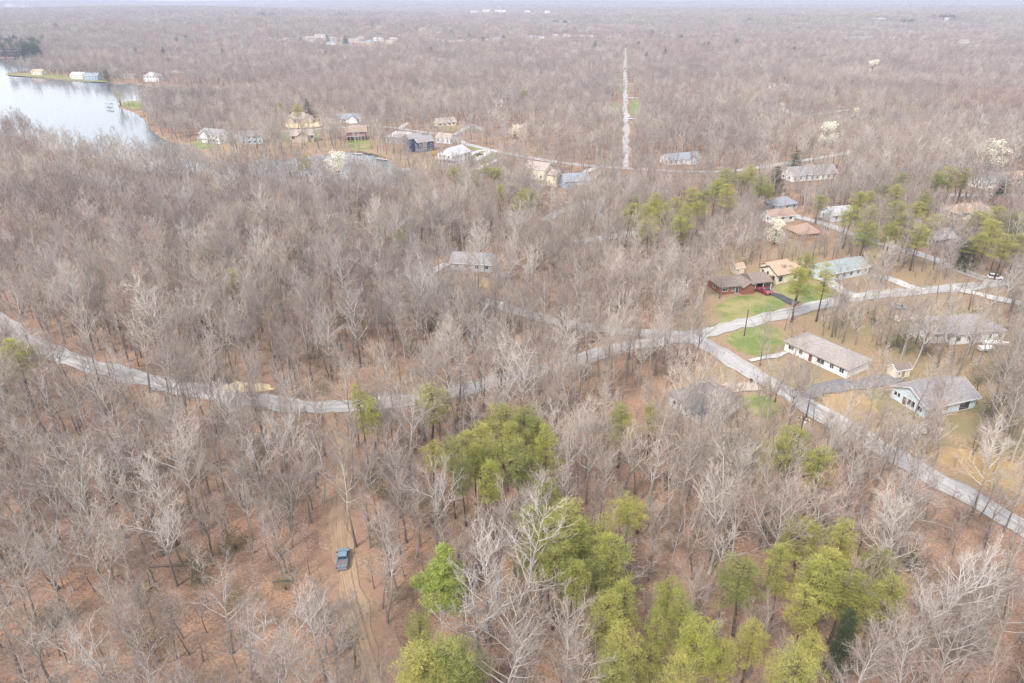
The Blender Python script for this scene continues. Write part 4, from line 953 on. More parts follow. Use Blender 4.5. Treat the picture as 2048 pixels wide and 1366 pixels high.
def pine_meshes(seed, H, rad, kind='pine', density=1.0):
    rr = random.Random(seed); T = Wood(); C = Wood()
    st = grow_path(rr, Vector((0, 0, -0.3)), Vector((rr.gauss(0, 0.03), rr.gauss(0, 0.03), 1)).normalized(), H*0.97, 8, 0.08, 0.035)
    r0 = 0.011*H + 0.02
    T.tube(st, [r0*(1.25 if i == 0 else 1 - 0.9*i/8) for i in range(9)], 7)
    centres = []
    if kind == 'cone':
        levels = 15; lo = 0.16
    elif kind == 'dark':
        levels = 13; lo = 0.08
    else:
        levels = 10; lo = rr.uniform(0.47, 0.58)
    az = rr.random()*6
    for i in range(levels):
        t = lo + (1.0 - lo)*(i + rr.uniform(0.1, 0.9))/levels; k = (t - lo)/(1 - lo)
        if kind in ('cone', 'dark'): env = rad*(1.05 - k)*rr.uniform(0.8, 1.15) + 0.25
        else: env = rad*math.sqrt(max(0.06, 1 - (max(0.0, k - 0.12)/0.95)**2))*rr.uniform(0.62, 1.08)
        nb = 5 if kind != 'pine' else rr.choice([5, 5, 6])
        for j in range(nb):
            az += 6.28/nb + rr.gauss(0, 0.35); p, d = at_path(st, min(t, 0.985))
            dirn = Vector((math.cos(az), math.sin(az), rr.uniform(0.0, 0.55) if kind == 'pine' else rr.uniform(0.05, 0.3))).normalized()
            L = env*rr.uniform(0.65, 1.15)
            br = grow_path(rr, p, dirn, L, 3, 0.06, 0.12); T.tube(br, [0.045, 0.03, 0.02, 0.0], 3)
            m = max(1, int(L/(0.95 if kind == 'pine' else 0.75) + 0.5))
            for q in range(m):
                tt = 0.35 + 0.68*(q + 0.6)/m; pp, dd = at_path(br, min(tt, 1.0)); s = rr.uniform(0.75, 1.2)
                pp = pp + Vector((rr.gauss(0, 0.28), rr.gauss(0, 0.28), rr.gauss(0.08, 0.15)))
                centres.append((pp, 0.66*s, 0.26*s))
    centres.append((st[-1], 0.5, 0.6))
    m = M['needles'] if kind == 'pine' else (M['green_needles'] if kind == 'cone' else M['dark_needles'])
    leaf_cloud(rr, C, centres, int((72 if kind == 'pine' else 48)*density), 0.30 if kind == 'pine' else 0.32, 0.019 if kind == 'pine' else 0.034, up=0.22)
    return mesh_of('trunk', T, M['pine_bark']), mesh_of('crown', C, m)
def shrub_meshes(seed, H, rad, m, n=18, per=45, size=0.16, width=0.05, trunk_h=0.25, bark=None):
    rr = random.Random(seed); T = Wood(); C = Wood(); centres = []
    for i in range(n):
        a = rr.random()*6.28; q = math.sqrt(rr.random())*rad; h = H*(trunk_h + (1 - trunk_h)*rr.random())
        k = math.sqrt(max(0.05, 1 - ((h/H - 0.55)/0.55)**2)); p = Vector((math.cos(a)*q*k, math.sin(a)*q*k, h*0.93))
        b = grow_path(rr, Vector((0, 0, -0.1)), Vector((p.x*0.3, p.y*0.3, p.z)).normalized(), p.length*0.4, 2, 0.02, 0.05); b += [p]
        T.tube(b, [0.012*H + 0.012, 0.009*H + 0.01, 0.006*H + 0.006, 0], 4)
        centres.append((p, rad*rr.uniform(0.3, 0.5), rad*rr.uniform(0.22, 0.4)))
    leaf_cloud(rr, C, centres, per, size, width, up=0.1)
    return mesh_of('stems', T, bark or M['trunk']), mesh_of('foliage', C, m)

BARE = [bare_tree_meshes(11, 17, 6.0, 16), bare_tree_meshes(12, 19, 5.4, 17, low=0.42), bare_tree_meshes(13, 16, 6.0, 17, fork=True), bare_tree_meshes(14, 18, 5.0, 18, pale=True, fork=True, kids=(7, 5, 3)),
        bare_tree_meshes(15, 14, 3.6, 13, kids=(6, 5, 3)), bare_tree_meshes(16, 20, 6.0, 17, low=0.45), bare_tree_meshes(17, 11, 2.6, 11, kids=(5, 5, 3), lean=0.09), bare_tree_meshes(18, 8, 2.2, 9, kids=(5, 4, 3), lean=0.1, low=0.25),
        bare_tree_meshes(19, 17, 6.2, 15, pale=True, kids=(7, 5, 3), lean=0.09, upness=0.06), bare_tree_meshes(20, 15, 4.2, 15, fork=True, upness=0.16)]
BARE += [bare_tree_meshes(21, 18, 4.4, 13, low=0.5, kids=(6, 4, 2)), bare_tree_meshes(22, 13, 5.2, 14, fork=True, kids=(6, 4, 3), upness=0.05), bare_tree_meshes(23, 21, 6.6, 18, kids=(7, 5, 3), low=0.38, upness=0.07), bare_tree_meshes(24, 16, 3.2, 10, low=0.55, kids=(5, 4, 2), lean=0.08)]
BARE_H = [17, 19, 16, 18, 14, 20, 11, 8, 17, 15, 18, 13, 21, 16]
BARE_LOOK = ['straight grey', 'high crowned', 'forked grey', 'pale forked', 'slim grey', 'tall straight', 'thin young', 'small young', 'pale spreading', 'upright forked', 'long stemmed', 'low forked', 'big spreading', 'sparse thin']
# lighter copies of the habit for the distance
FAR = [bare_tree_meshes(31, 17, 5.2, 11, tw=0.03, kids=(5, 4, 2)), bare_tree_meshes(32, 18, 4.8, 11, tw=0.03, kids=(5, 4, 2), low=0.4), bare_tree_meshes(33, 16, 5.4, 12, tw=0.03, kids=(5, 4, 2), fork=True), bare_tree_meshes(34, 17, 5.0, 12, tw=0.03, kids=(5, 4, 2), fork=True, pale=True)]

BLOSSOM = ((1655, 278, 34, 'white blossom tree left of the dark car in far woods'), (1982, 325, 38, 'large round white blossom tree at the right edge'), (1552, 464, 38, 'white blossom tree behind the orange roofed cream house'), (676, 345, 44, 'white blossom tree beside the cove'),
           (1744, 143, 20, 'pale blossom tree in the far right woods'), (1712, 224, 12, 'small white blossom tree beside the far pale lane'), (1564, 214, 14, 'white blossom tree left of the far pale lane'), (1030, 262, 20, 'pale blossom tree beside the tan clearing track'))
for px, py, w, lab in BLOSSOM:
    p = G(px, py, 5); HOUSES.append((p.x, p.y, w*(p - Vector((0, 0, CAM_H))).length/F_PX*0.55, 0.9, 5))
p = G(886, 1165, 6); HOUSES.append((p.x, p.y, 6.0, 1.0, 8))
# ------------------------------------------------------------------ where trees stand
MAXD = 1650.0
def jitter_grid(cell, y0, y1):
    out = []
    for yy in np.arange(y0, y1, cell):
        hw = 0.80*max(yy, 0) + 34
        xs = np.arange(-hw, hw, cell); out.append(np.stack([xs, np.full(len(xs), yy)], 1))
    pts = np.concatenate(out); return pts + RNG.uniform(-0.55, 0.55, pts.shape)*cell
near = jitter_grid(4.4, 52, 330); mid = jitter_grid(5.4, 330, MAXD)
pts = np.concatenate([near, mid])
def seg_dist(p, line):
    d = np.full(len(p), 1e9)
    lo, hi = line.min(0) - 12, line.max(0) + 12
    s = np.where((p[:, 0] > lo[0]) & (p[:, 0] < hi[0]) & (p[:, 1] > lo[1]) & (p[:, 1] < hi[1]))[0]
    if len(s):
        q = p[s]; dd = np.full(len(q), 1e18)
        for a, b in zip(line[:-1], line[1:]):
            e = b - a; t = np.clip(((q - a) @ e)/(e @ e + 1e-9), 0, 1); dd = np.minimum(dd, ((q - a - t[:, None]*e)**2).sum(1))
        d[s] = np.sqrt(dd)
    return d
def clear_mask(p, tall, rnd, hard_only=False):
    """True where a tree of height tall may stand: off roads, houses, water, and not right in front of what the clearing keeps open"""
    ok = np.ones(len(p), bool)
    dist = np.hypot(p[:, 0], p[:, 1])[:, None]; away = p / dist
    for line, hw, st in KEEP: ok &= seg_dist(p, line) > hw + 0.6
    for x, y, r, st, hh in HOUSES: ok &= np.hypot(p[:, 0]-x, p[:, 1]-y) > max(r - 1.0, 1.5)
    for poly, st in LAWNS:
        if st >= 0.5: ok &= ~((sd_poly(p, poly) > -0.5) & (rnd < st))
    w = np.full(len(p), -99.0); s = (p[:, 1] > 280) & (p[:, 1] < 2200)
    if s.any(): w[s] = water_sd(p[s])
    ok &= w < -1.5
    if hard_only: return ok
    reach = tall[:, None]*dist/CAM_H
    for x, y, r, st, hh in HOUSES:
        if r < 40:
            along = (x - p[:, 0])*away[:, 0] + (y - p[:, 1])*away[:, 1]; perp = np.abs((x - p[:, 0])*away[:, 1] - (y - p[:, 1])*away[:, 0])
            if 110 < y < 260 and r > 6: st = st*0.58
            ok &= ~((perp < r*0.75) & (along > 0) & (along < reach[:, 0]*0.8 + r*0.3) & (rnd < st*(1 - 0.25*along/(reach[:, 0] + 1))))
    for f in (0.12, 0.3, 0.5, 0.7):
        q = p + away*reach*f
        for line, hw, st in KEEP: ok &= ~((seg_dist(q, line) < hw*0.9) & (rnd < st*(1 - 0.45*f)*(0.75 if 110 < line[:, 1].mean() < 260 else 1)))
        for poly, st in LAWNS: ok &= ~((sd_poly(q, poly) > 0) & (rnd < st*(1 - 0.4*f)))
        for poly, st in ((WATERS[1], 0.0), (WATERS[2], 0.85)): ok &= ~((sd_poly(q, poly) > 0) & (rnd < st))
    return ok
n = len(pts)
var = RNG.choice(len(BARE), n, p=[.10, .09, .10, .06, .10, .08, .09, .06, .05, .05, .06, .06, .05, .05])
scl = RNG.uniform(0.68, 1.16, n)*(1 + 0.12*np.sin(pts[:, 0]/61 + pts[:, 1]/87) + 0.10*np.sin(pts[:, 0]/37 - pts[:, 1]/53 + 1))
hh = np.array(BARE_H)[var]*scl
ok = clear_mask(pts, hh*0.85, RNG.random(n))
# openings in the near canopy where the leaf litter shows
gap = np.sin(pts[:, 0]/9.5 + 1.7*np.sin(pts[:, 1]/13)) + np.cos(pts[:, 1]/11 + 1.3*np.sin(pts[:, 0]/17)) + RNG.normal(0, 0.5, n)
ok &= ~((gap > 1.25) & (pts[:, 1] < 330))
# far houses' clearings thin out in front
pts, var, scl, hh = pts[ok], var[ok], scl[ok], hh[ok]
rot = RNG.uniform(0, 6.283, len(pts))

# conifers: (crown centre px, py, crown width px, height m, kind)
PINES = {
 'clump behind the dirt track': [(960, 868, 62), (1008, 838, 66), (1055, 845, 70), (1092, 885, 56), (1040, 905, 74), (985, 905, 60), (938, 885, 52), (928, 945, 50), (985, 955, 56), (1062, 940, 60), (905, 905, 44), (1020, 870, 60), (1075, 865, 50), (950, 915, 50)],
 'lone group beside the winding road': [(858, 800, 84), (722, 806, 42), (746, 826, 34), (862, 905, 48)],
 'pair left of slate roofed house': [(1244, 838, 66), (1304, 826, 36)],
 'group beside the lower right road': [(1590, 885, 70), (1632, 922, 64), (1568, 905, 44)],
 'clump right of the blue pickup': [(1100, 990, 62), (1085, 1060, 92), (1130, 1045, 90), (1062, 1100, 64), (1100, 1075, 84), (1150, 1065, 80), (1110, 1105, 76), (1160, 1085, 74), (1205, 1065, 56), (1262, 1020, 72), (1142, 1150, 70), (1232, 1120, 86), (1200, 1150, 56)],
 'bottom group right of the dirt track': [(880, 1305, 150), (836, 1345, 110), (925, 1345, 110), (868, 1352, 90), (842, 1262, 50)],
 'group at the bottom centre right': [(1215, 1228, 84), (1262, 1196, 66), (1245, 1290, 76), (1332, 1190, 56), (1362, 1228, 58), (1292, 1320, 66), (1400, 1290, 84), (1376, 1345, 74), (1310, 1260, 50), (1225, 1340, 74), (1450, 1310, 60)],
 'tall group at the lower right': [(1490, 1158, 84), (1610, 1068, 80), (1682, 1078, 64), (1640, 1120, 76), (1650, 1168, 100), (1740, 1115, 72), (1694, 1160, 70), (1772, 1190, 66), (1572, 1130, 60), (1612, 1205, 62), (1622, 1295, 56), (1580, 1345, 96), (1505, 1270, 60), (1720, 1190, 54)],
 'group on the cream house lawn': [(1600, 560, 62), (1652, 552, 44), (1606, 528, 44)],
 'stand left of blue grey house': [(1350, 408, 56), (1290, 430, 48), (1338, 440, 58), (1384, 388, 48), (1432, 372, 46), (1482, 358, 54), (1520, 366, 52), (1272, 404, 42), (1310, 405, 40), (1455, 385, 44), (1400, 420, 40), (1365, 450, 40), (1320, 425, 44), (1300, 455, 40), (1410, 395, 44), (1500, 345, 44), (1460, 352, 40), (1370, 425, 50), (1255, 425, 36), (1535, 380, 40)],
 'stand behind the right edge road': [(1722, 398, 50), (1762, 378, 52), (1802, 388, 62), (1850, 400, 54), (1750, 428, 52), (1812, 438, 62), (1862, 440, 52), (1782, 462, 50), (1840, 470, 50), (1905, 350, 58), (1875, 358, 44), (1962, 440, 48), (2002, 430, 52), (2034, 442, 54), (1950, 480, 46), (2012, 488, 50), (1700, 430, 40), (1730, 460, 40), (2040, 485, 46), (1640, 400, 36), (1785, 415, 56), (1835, 420, 56), (1740, 395, 46), (1930, 352, 46), (1890, 375, 46), (1980, 460, 46), (1800, 360, 44), (2025, 465, 50)],
 'small group beside the cove': [(910, 350, 26), (990, 348, 40), (962, 345, 34), (1000, 386, 24), (1062, 392, 36), (945, 358, 28), (1040, 396, 26)],
 'scatter across the left half': [(28, 712, 74), (610, 322, 26), (560, 214, 30), (1048, 186, 16), (592, 218, 22), (800, 478, 26), (470, 560, 30)],
}
DARKS = [(213, 150, 30), (335, 126, 16), (334, 188, 15), (618, 214, 16), (1555, 358, 30), (1585, 325, 22), (1996, 386, 32), (1930, 500, 30), (1686, 1285, 44), (940, 75, 10), (1008, 78, 9), (600, 82, 9), (690, 80, 9), (655, 78, 8), (1150, 62, 6), (1110, 45, 7)]
stand = [(rr.uniform(-12, 88), rr.uniform(80, 101), rr.uniform(14, 22)) for _ in range(30)]
PV = [pine_meshes(s, 17, 3.0) for s in (41, 42, 43, 44, 45)]
WP = pine_meshes(51, 15, 4.2, 'cone', 1.5); DV = [pine_meshes(s, 16, 3.2, 'dark') for s in (61, 62)]
def tree_thing(name, meshes, x, y, z, rz, s, label, cat, group=None, parts=('trunk', 'crown')):
    e = empty(name, (x, y, z), rz, s); tag(e, label, cat, group)
    for nm, me in zip(parts, meshes):
        o = bpy.data.objects.new(nm, me); link(o, e)
    return e
PINE_XY = []
def place_conifer(px, py, wpx, H, meshes, mrad, zc=0.78):
    p = GL(px, py, H*zc); s = H/17.0; dist = (p - Vector((0, 0, CAM_H))).length
    width = (1.2 if py > 520 else 1.45)*wpx*dist/F_PX
    sx = max(0.55, min(1.6 if p.y < 900 else 3.2, width/(2*mrad)))
    PINE_XY.append((p.x, p.y, min(width*0.4, 3.2), H))
    return p, (sx, sx, s)
kk = 0
for grp, lst in PINES.items():
    for i, (px, py, w) in enumerate(sorted(lst)):
        H = 13 + 7*random.Random(px*7 + py).random()
        if py < 500: H *= 0.95
        p, s = place_conifer(px, py, w, H, None, 3.1)
        wh = grp if not grp.startswith('pine') and not grp.startswith('pair') else grp
        LB = '%s pine from the left in the %s' % (ORD[i], grp.replace('pair of ', ''))
        tree_thing('pine_tree', PV[kk % 5], p.x, p.y, land(np.array([[p.x, p.y]]))[0], random.random()*6.28, s, LB, 'pine tree', grp); kk += 1
p, s = place_conifer(886, 1170, 90, 12, None, 4.0, 0.45); PINE_XY.append((p.x, p.y, 5.5, 14)); s = (s[0]*1.1, s[1]*1.1, s[2])
tree_thing('white_pine_tree', WP, p.x, p.y, 0, 0.7, (s[0], s[1], 11.8/15), 'bright green conical pine right of the blue pickup', 'pine tree')
LAND_PX.append((886, 1165, 'the conical pine'))
for i, (px, py, w) in enumerate(DARKS):
    d = G(px, py).y; H = 15 if py > 120 else 20
    p, s = place_conifer(px, py, w, H, None, 2.9, 0.5)
    near_lm = min(LAND_PX, key=lambda l: (l[0]-px)**2 + (l[1]-py)**2)
    tree_thing('conifer', DV[i % 2], p.x, p.y, land(np.array([[p.x, p.y]]))[0], i*1.1, s, 'dark green conifer %s' % ['on the peninsula shore', 'behind the far shore house', 'on the wooded point of the inlet', 'right of the tan hip roofed house', 'above the blue grey roofed house', 'narrow and tall at the upper right road', 'at the right above the orange roof', 'below the right pines near the pole', 'narrow at the bottom right corner',
        'left of two on the far ridge', 'right of two on the far ridge', 'leftmost beside the far water', 'rightmost beside the far water', 'middle one beside the far water', 'below the white skyline buildings', 'beside the white skyline buildings'][i], 'conifer')
for i, (px, py, w) in enumerate(sorted(stand)):
    p, s = place_conifer(px, py, w*1.25, 25, None, 2.9, 0.5)
    tree_thing('conifer', DV[i % 2], p.x, p.y, land(np.array([[p.x, p.y]]))[0], i*1.3, s, '%s dark conifer from the left in the far lake stand' % ORD[i], 'conifer', 'conifers in the stand at the far end of the lake')
fcs = sorted((rr.uniform(0, 2048), py, 0) for py in [rr.uniform(40, 120) for _ in range(26)])
fcs += sorted((x + rr.uniform(-22, 22), y + rr.uniform(-1, 1), 1) for x, y in [(540, 30)]*5 + [(690, 30)]*6 + [(1885, 36)]*8 + [(1820, 45)]*4 + [(1110, 47)]*5)
for i, (px, py, k) in enumerate(fcs):
    p, s = place_conifer(px, py, 9 if k == 0 else 8, 21, None, 2.9, 0.5)
    j = i if k == 0 else i - 26
    tree_thing('conifer', DV[i % 2], p.x, p.y, land(np.array([[p.x, p.y]]))[0], i*1.3, (s[0]*(1 if k == 0 else 1.6), s[1]*(1 if k == 0 else 1.6), s[2]), '%s dark conifer from the left %s' % (ORD[j], 'dotting the hazy far woods' if k == 0 else 'in the skyline evergreen rows'), 'conifer', 'conifers in the far woods')
# keep bare trees off pine trunks and thin them in front of pine crowns
keep = np.ones(len(pts), bool); rnd = RNG.random(len(pts))
dist = np.hypot(pts[:, 0], pts[:, 1])[:, None]
for x, y, r, H in PINE_XY:
    if y > 900: continue
    keep &= np.hypot(pts[:, 0]-x, pts[:, 1]-y) > r*0.75
    q = pts + pts/dist*(hh*0.5*dist[:, 0]/CAM_H)[:, None]*0.45
    keep &= ~((np.hypot(q[:, 0]-x, q[:, 1]-y) < r + 1.2) & (rnd < (0.97 if r > 4 else 0.8)))
pts, var, scl, hh, rot = pts[keep], var[keep], scl[keep], hh[keep], rot[keep]

def where(px, py, skip=None):
    best = min(LAND_PX, key=lambda l: ((l[0]-px)**2 + 1.6*(l[1]-py)**2)); dx, dy = px - best[0], py - best[1]
    if py > 860 and px < 640:
        return ('in the bottom left corner' if px < 330 else 'left of the lower track') if py > 1180 else ('at the left edge' if px < 160 else ('in the left woods' if px < 420 else 'just left of the dirt track'))
    if py > 1180 and px > 950:
        return 'at the bottom ' + ('right of the conical pine' if px < 1200 else ('between the centre pines' if px < 1480 else ('near the tall pines' if px < 1800 else 'right corner')))
    if abs(dx) > 1.3*abs(dy): s = 'left of' if dx < 0 else 'right of'
    elif abs(dy) > 1.3*abs(dx): s = 'behind' if dy < 0 else 'in front of'
    else: s = ('behind ' if dy < 0 else 'front ') + ('left of' if dx < 0 else 'right of')
    return '%s %s' % (s, best[2])
def ranked(items):
    """items: (px, py, noun); one label each, ranked from the left where several share a place"""
    groups = {}
    for i, (px, py, noun) in enumerate(items): groups.setdefault((noun, where(px, py)), []).append(i)
    out = [None]*len(items)
    for (noun, wh), ix in groups.items():
        ix.sort(key=lambda i: items[i][0])
        for r, i in enumerate(ix): out[i] = ('%s %s' % (noun, wh)) if len(ix) == 1 else '%s %s from left %s' % (ORD[min(r, 29)], noun, wh)
    return out
# the 300 bare trees that show largest are things of their own, the rest one mass
pxy = np.array([P(x, y, 8) for x, y in pts]); size = hh/np.hypot(np.hypot(pts[:, 0], pts[:, 1]), CAM_H)
inframe = (pxy[:, 0] > -10) & (pxy[:, 0] < 2058) & (pxy[:, 1] < 1400)
order = np.argsort(-(size + inframe*10))
big = list(order[:284])
for v in range(len(BARE)):          # every habit has at least one tree of its own
    if not (var[big] == v).any(): big.append(next(i for i in order if var[i] == v and i not in big))
rest = np.array([i for i in order if i not in set(big)])
for i, lb in zip(big, ranked([(pxy[i][0], pxy[i][1], BARE_LOOK[var[i]] + ' bare tree') for i in big])):
    tree_thing('bare_tree', BARE[var[i]], pts[i, 0], pts[i, 1], 0, rot[i], scl[i], lb, 'tree', 'bare trees of the near woods')
# four far habit trees also stand as things so that the mass can borrow their meshes
far_objs = []
fsel = [int(rest[np.argmin(np.hypot(pts[rest, 0]-x, pts[rest, 1]-y))]) for x, y in ((-60, 215), (-20, 235), (20, 225), (55, 250))]
for k, i in enumerate(fsel):
    e = tree_thing('bare_tree', FAR[k], pts[i, 0], pts[i, 1], 0, rot[i], 1.0, '%s of four taller bare trees beyond the winding road' % ['leftmost', 'second from left', 'third from left', 'rightmost'][k], 'tree', 'taller bare trees beyond the winding road')
    far_objs.append(list(e.children))
rest = np.array([i for i in rest if i not in fsel])
near_objs = []
for v in range(len(BARE)):
    tr_me, cr_me = BARE[v]
    near_objs.append([next(o for o in COL.objects if o.data == tr_me), next(o for o in COL.objects if o.data == cr_me)])

sap = jitter_grid(5.0, 52, 330); sv = RNG.choice([6, 7], len(sap), p=[.35, .65]); ss = RNG.uniform(0.5, 1.0, len(sap))
so = clear_mask(sap, 5*ss, RNG.random(len(sap)))
for x, y, r, H in PINE_XY:
    if y < 900: so &= np.hypot(sap[:, 0]-x, sap[:, 1]-y) > 1.0
sap, sv, ss = sap[so], sv[so], ss[so]
def scatter(name, P3, idx, rotz, sc, protos, label, cat):
    me = bpy.data.meshes.new(name); me.from_pydata([tuple(p) for p in P3], [], []); me.update()
    a = me.attributes.new('pick', 'INT', 'POINT'); a.data.foreach_set('value', np.asarray(idx, np.int32))
    a = me.attributes.new('turn', 'FLOAT', 'POINT'); a.data.foreach_set('value', np.asarray(rotz, np.float32))
    a = me.attributes.new('size', 'FLOAT_VECTOR', 'POINT'); a.data.foreach_set('vector', np.asarray(sc, np.float32).ravel())
    o = bpy.data.objects.new(name, me); link(o); tag(o, label, cat, kind='stuff')
    ng = bpy.data.node_groups.new(name, 'GeometryNodeTree')
    ng.interface.new_socket('Geometry', in_out='INPUT', socket_type='NodeSocketGeometry'); ng.interface.new_socket('Geometry', in_out='OUTPUT', socket_type='NodeSocketGeometry')
    N, L = ng.nodes, ng.links
    gi_, go_ = N.new('NodeGroupInput'), N.new('NodeGroupOutput')
    iop = N.new('GeometryNodeInstanceOnPoints'); iop.inputs['Pick Instance'].default_value = True
    jn = N.new('GeometryNodeJoinGeometry')
    for objs in reversed(protos):
        j2 = N.new('GeometryNodeJoinGeometry')
        for ob in objs:
            oi = N.new('GeometryNodeObjectInfo'); oi.transform_space = 'ORIGINAL'; oi.inputs['Object'].default_value = ob
            L.new(oi.outputs['Geometry'], j2.inputs['Geometry'])
        gt = N.new('GeometryNodeGeometryToInstance'); L.new(j2.outputs['Geometry'], gt.inputs['Geometry']); L.new(gt.outputs['Instances'], jn.inputs['Geometry'])
    L.new(jn.outputs['Geometry'], iop.inputs['Instance']); L.new(gi_.outputs[0], iop.inputs['Points'])
    def attr(nm, t):
        q = N.new('GeometryNodeInputNamedAttribute'); q.data_type = t; q.inputs['Name'].default_value = nm; return q.outputs['Attribute']
    L.new(attr('pick', 'INT'), iop.inputs['Instance Index'])
    cx = N.new('ShaderNodeCombineXYZ'); L.new(attr('turn', 'FLOAT'), cx.inputs['Z'])
    er = N.new('FunctionNodeEulerToRotation'); L.new(cx.outputs['Vector'], er.inputs['Euler']); L.new(er.outputs['Rotation'], iop.inputs['Rotation'])
    L.new(attr('size', 'FLOAT_VECTOR'), iop.inputs['Scale']); L.new(iop.outputs['Instances'], go_.inputs[0])
    md = o.modifiers.new('scatter', 'NODES'); md.node_group = ng
    return o
d_rest = np.hypot(pts[rest, 0], pts[rest, 1])
a_ = rest[d_rest < 300]; b_ = rest[d_rest >= 300]
def p3(ix): return np.column_stack([pts[ix], land(pts[ix])])
scatter('woodland', p3(a_), var[a_], rot[a_], np.repeat(scl[a_][:, None], 3, 1), near_objs, 'bare grey woods around the houses and roads in the middle distance', 'woods')
vb = RNG.integers(0, 4, len(b_)); sb = scl[b_]*RNG.uniform(0.8, 1.05, len(b_))
scatter('far_woodland', p3(b_), vb, rot[b_], np.repeat(sb[:, None], 3, 1), far_objs, 'bare pinkish grey woods beyond the houses and around the lake', 'woods')
scatter('undergrowth', np.column_stack([sap, np.zeros(len(sap))]), sv, RNG.uniform(0, 6.28, len(sap)), np.repeat(ss[:, None], 3, 1), near_objs, 'thin bare saplings growing between the larger trees', 'undergrowth')
# beyond: woods that thin into the haze
def far_band(cell, d0, d1, sx):
    out = []
    yy = d0*0.8
    while yy < d1:
        c = cell; hw = 0.80*yy + 60; xs = np.arange(-hw, hw, c); out.append(np.stack([xs, np.full(len(xs), yy)], 1)); yy += c
    q = np.concatenate(out); q += RNG.uniform(-0.5, 0.5, q.shape)*cell
    d = np.hypot(q[:, 0], q[:, 1]); q = q[(q[:, 1] > d0) & (q[:, 1] < d1)]
    ok = clear_mask(q, np.full(len(q), 12.0), RNG.random(len(q)), True) if d0 < 2200 else np.ones(len(q), bool)
    rq = RNG.random(len(q))
    for x, y, r, st, h_ in HOUSES:
        if y > 1400:
            dx, dy = q[:, 0]-x, q[:, 1]-y; ok &= ~((abs(dx) < r*1.0) & (dy < r*0.6) & (dy > -(r + (190 if y < 3500 else 420))) & (rq < 0.85))
    return q[ok], sx
bands = [far_band(8.5, MAXD, 2700, 1.35), far_band(15, 2700, 4700, 2.2), far_band(34, 4700, 9000, 4.2), far_band(70, 9000, 13500, 8.0)]
FP = np.concatenate([b[0] for b in bands]); FS = np.concatenate([np.full(len(b[0]), b[1]) for b in bands])
zz = land(FP); hs = RNG.uniform(0.8, 1.15, len(FP))*np.clip(1 + 0.0*FS, 1, 1.3)
scatter('distant_woodland', np.column_stack([FP, zz]), RNG.integers(0, 4, len(FP)), RNG.uniform(0, 6.28, len(FP)), np.column_stack([FS*hs, FS*hs, hs]), far_objs, 'hazy bare woods reaching to the skyline', 'woods')

# ------------------------------------------------------------------ other plants
BL = [shrub_meshes(s, 8, 3.0, M['blossom'], 34, 70, 0.22, 0.10, 0.22) for s in (71, 72)]
for i, (px, py, w, lab) in enumerate(BLOSSOM):
    p = G(px, py, 5); wm = w*(p - Vector((0, 0, CAM_H))).length/F_PX; s = wm/6.2
    tree_thing('blossom_tree', BL[i % 2], p.x, p.y, 0, i*1.7, (s, s, max(s, 1.0)), lab, 'tree', None, ('trunk', 'crown'))
YW = shrub_meshes(75, 9, 3.2, M['yellow'], 26, 50, 0.3, 0.05, 0.3); FO = shrub_meshes(76, 2.2, 1.6, M['forsythia'], 14, 40, 0.2, 0.07, 0.1)
for px, py, w, me, nm, lab, cat in ((240, 202, 18, YW, 'willow_tree', 'yellow green willow on the grassy point of the lake', 'tree'), (1742, 520, 34, YW, 'budding_tree', 'yellow budding tree at the end of the green roof', 'tree'), (1000, 800, 26, YW, 'budding_tree', 'yellowish tree above the pine clump behind the track', 'tree'), (1330, 1172, 40, YW, 'budding_tree', 'orange yellow tree among the bottom pines', 'tree'),
                          (800, 297, 15, FO, 'forsythia', 'orange yellow forsythia left of the navy house', 'shrub'), (866, 307, 14, FO, 'forsythia', 'orange shrub beside the navy house', 'shrub')):
    H = 9 if me is YW else 2.2; p = G(px, py, H*0.5); wm = w*(p - Vector((0, 0, CAM_H))).length/F_PX; s = wm/(6.6 if me is YW else 3.4)
    tree_thing(nm, me, p.x, p.y, 0, px*0.1, s, lab, cat, None, ('trunk', 'crown') if me is YW else ('stems', 'foliage'))
SH = [shrub_meshes(s, 2.4, 1.7, M['holly'], 16, 40, 0.17, 0.035, 0.1) for s in (81, 82, 83)]
srr = random.Random(3)
spots = [(650, 785, 1.0), (1545, 562, 1.0), (1538, 566, .9), (1556, 560, 1.0), (1470, 540, 1.1), (885, 312, 1.3), (905, 308, 1.1), (950, 660, 1.4), (860, 655, 1.5), (830, 700, 1.4), (690, 640, 1.6), (400, 670, 1.7), (420, 660, 1.3), (740, 960, 1.4), (775, 985, 1.5), (800, 1000, 1.2), (770, 935, 1.3), (470, 1090, 1.1), (455, 1110, 1.1), (400, 1130, 1.2), (400, 1160, .9), (230, 960, 1.5), (320, 945, 1.3), (250, 985, 1.1), (480, 1210, 1.2), (570, 1170, 1.0), (290, 1200, 1.0), (120, 920, 1.4), (300, 1290, 1.2),
         (10, 1140, 1.6), (110, 1250, 1.3), (860, 1030, 1.2), (760, 1080, 1.2), (1990, 830, 1.4), (2030, 800, 1.5), (1900, 640, 1.6), (1960, 650, 1.8), (2040, 660, 1.5), (1750, 640, 1.3), (1800, 690, 1.6), (1850, 700, 1.4), (1960, 760, 1.4), (520, 470, 1.6), (600, 520, 1.4), (1120, 560, 1.5), (700, 470, 1.5), (1490, 620, 0.01), (1550, 1050, 1.0), (1830, 1130, 1.3), (1800, 1220, 1.1), (1950, 1300, 1.2), (640, 1250, 1.0), (700, 1290, .9)]
spots = [q for q in spots if q[2] > 0.1]
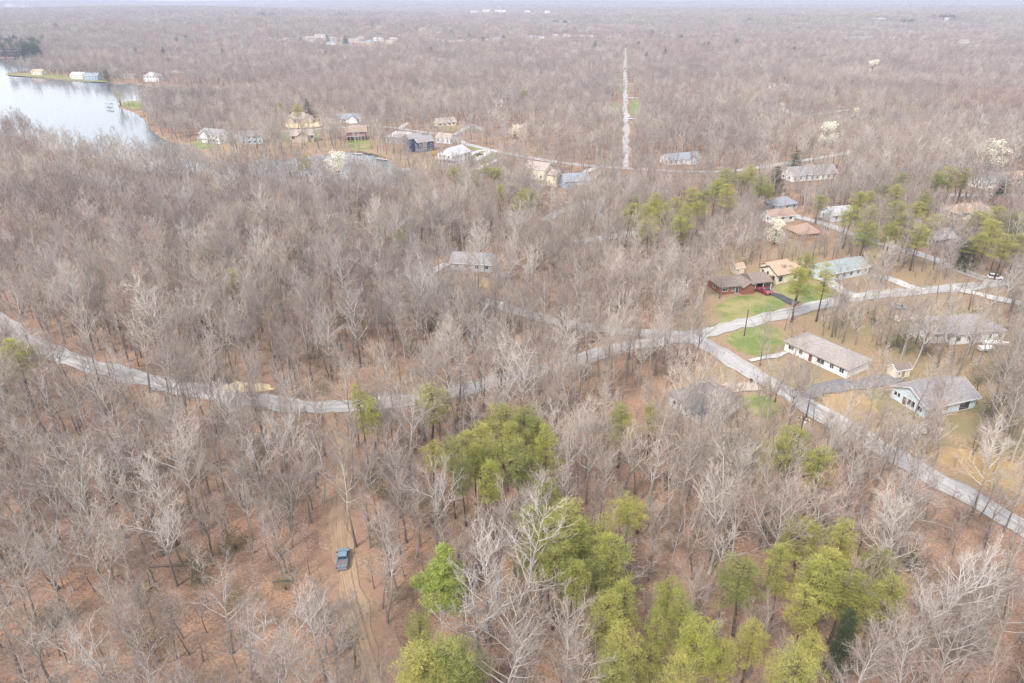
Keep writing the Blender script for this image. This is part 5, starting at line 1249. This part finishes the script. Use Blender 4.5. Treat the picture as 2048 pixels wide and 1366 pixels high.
for i, ((px, py, s), lb) in enumerate(zip(spots, ranked([(q[0], q[1], 'low green shrub') for q in spots]))):
    p = G(px, py, 1.0)
    tree_thing('evergreen_shrub', SH[i % 3], p.x, p.y, 0, i*2.1, s*srr.uniform(1.0, 1.5), lb, 'shrub', 'low green shrubs in the woods', ('stems', 'foliage'))
# fallen logs on the forest floor
LOGS = ((545, 1165, 7, 0.2), (300, 1135, 9, 0.05), (1450, 1160, 6, 0.7), (1900, 1060, 7, 2.2), (270, 600, 8, 0.4), (650, 715, 8, 0.05), (930, 1180, 5, 0.9), (1330, 980, 6, 0.5), (1550, 1020, 6, 1.9), (1080, 1240, 7, 0.3), (420, 930, 9, 0.6), (1700, 1260, 6, 0.8))
for i, ((px, py, L, a), lb) in enumerate(zip(LOGS, ranked([(q[0], q[1], 'fallen log') for q in LOGS]))):
    p = G(px, py); W = Wood(); r1 = random.Random(i)
    W.tube(grow_path(r1, Vector((0, 0, 0.18)), Vector((1, 0, 0)), L, 5, 0.0, 0.05), [0.22, 0.2, 0.17, 0.13, 0.09, 0], 6)
    for k in range(4): W.tube(grow_path(r1, Vector((L*(0.3 + 0.15*k), 0, 0.2)), Vector((0.6, r1.choice((-1, 1)), 0.5)).normalized(), 1.4, 3, 0, 0.1), [0.06, 0.04, 0.03, 0], 4)
    o = bpy.data.objects.new('fallen_log', mesh_of('fallen_log', W, M['trunk'])); o.location = (p.x, p.y, 0); o.rotation_euler = (0, 0, a); link(o)
    tag(o, lb, 'log', 'fallen logs on the forest floor')

# ------------------------------------------------------------------ the hazy air
mb = MB(); mb.box(-16000, 16000, -900, 15800, -4.2, 150)
hz = mb.build('haze', None); tag(hz, 'thin pale haze over the woods', 'haze', kind='stuff')
hm = bpy.data.materials.new('hazy_air'); hm.use_nodes = True; ht = hm.node_tree; ht.nodes.clear()
ho = ht.nodes.new('ShaderNodeOutputMaterial'); hv = ht.nodes.new('ShaderNodeVolumePrincipled')
hv.inputs['Color'].default_value = (0.50, 0.565, 0.73, 1); hv.inputs['Density'].default_value = 1.5e-4; hv.inputs['Anisotropy'].default_value = 0.0
ht.links.new(hv.outputs['Volume'], ho.inputs['Volume']); hz.data.materials.append(hm)
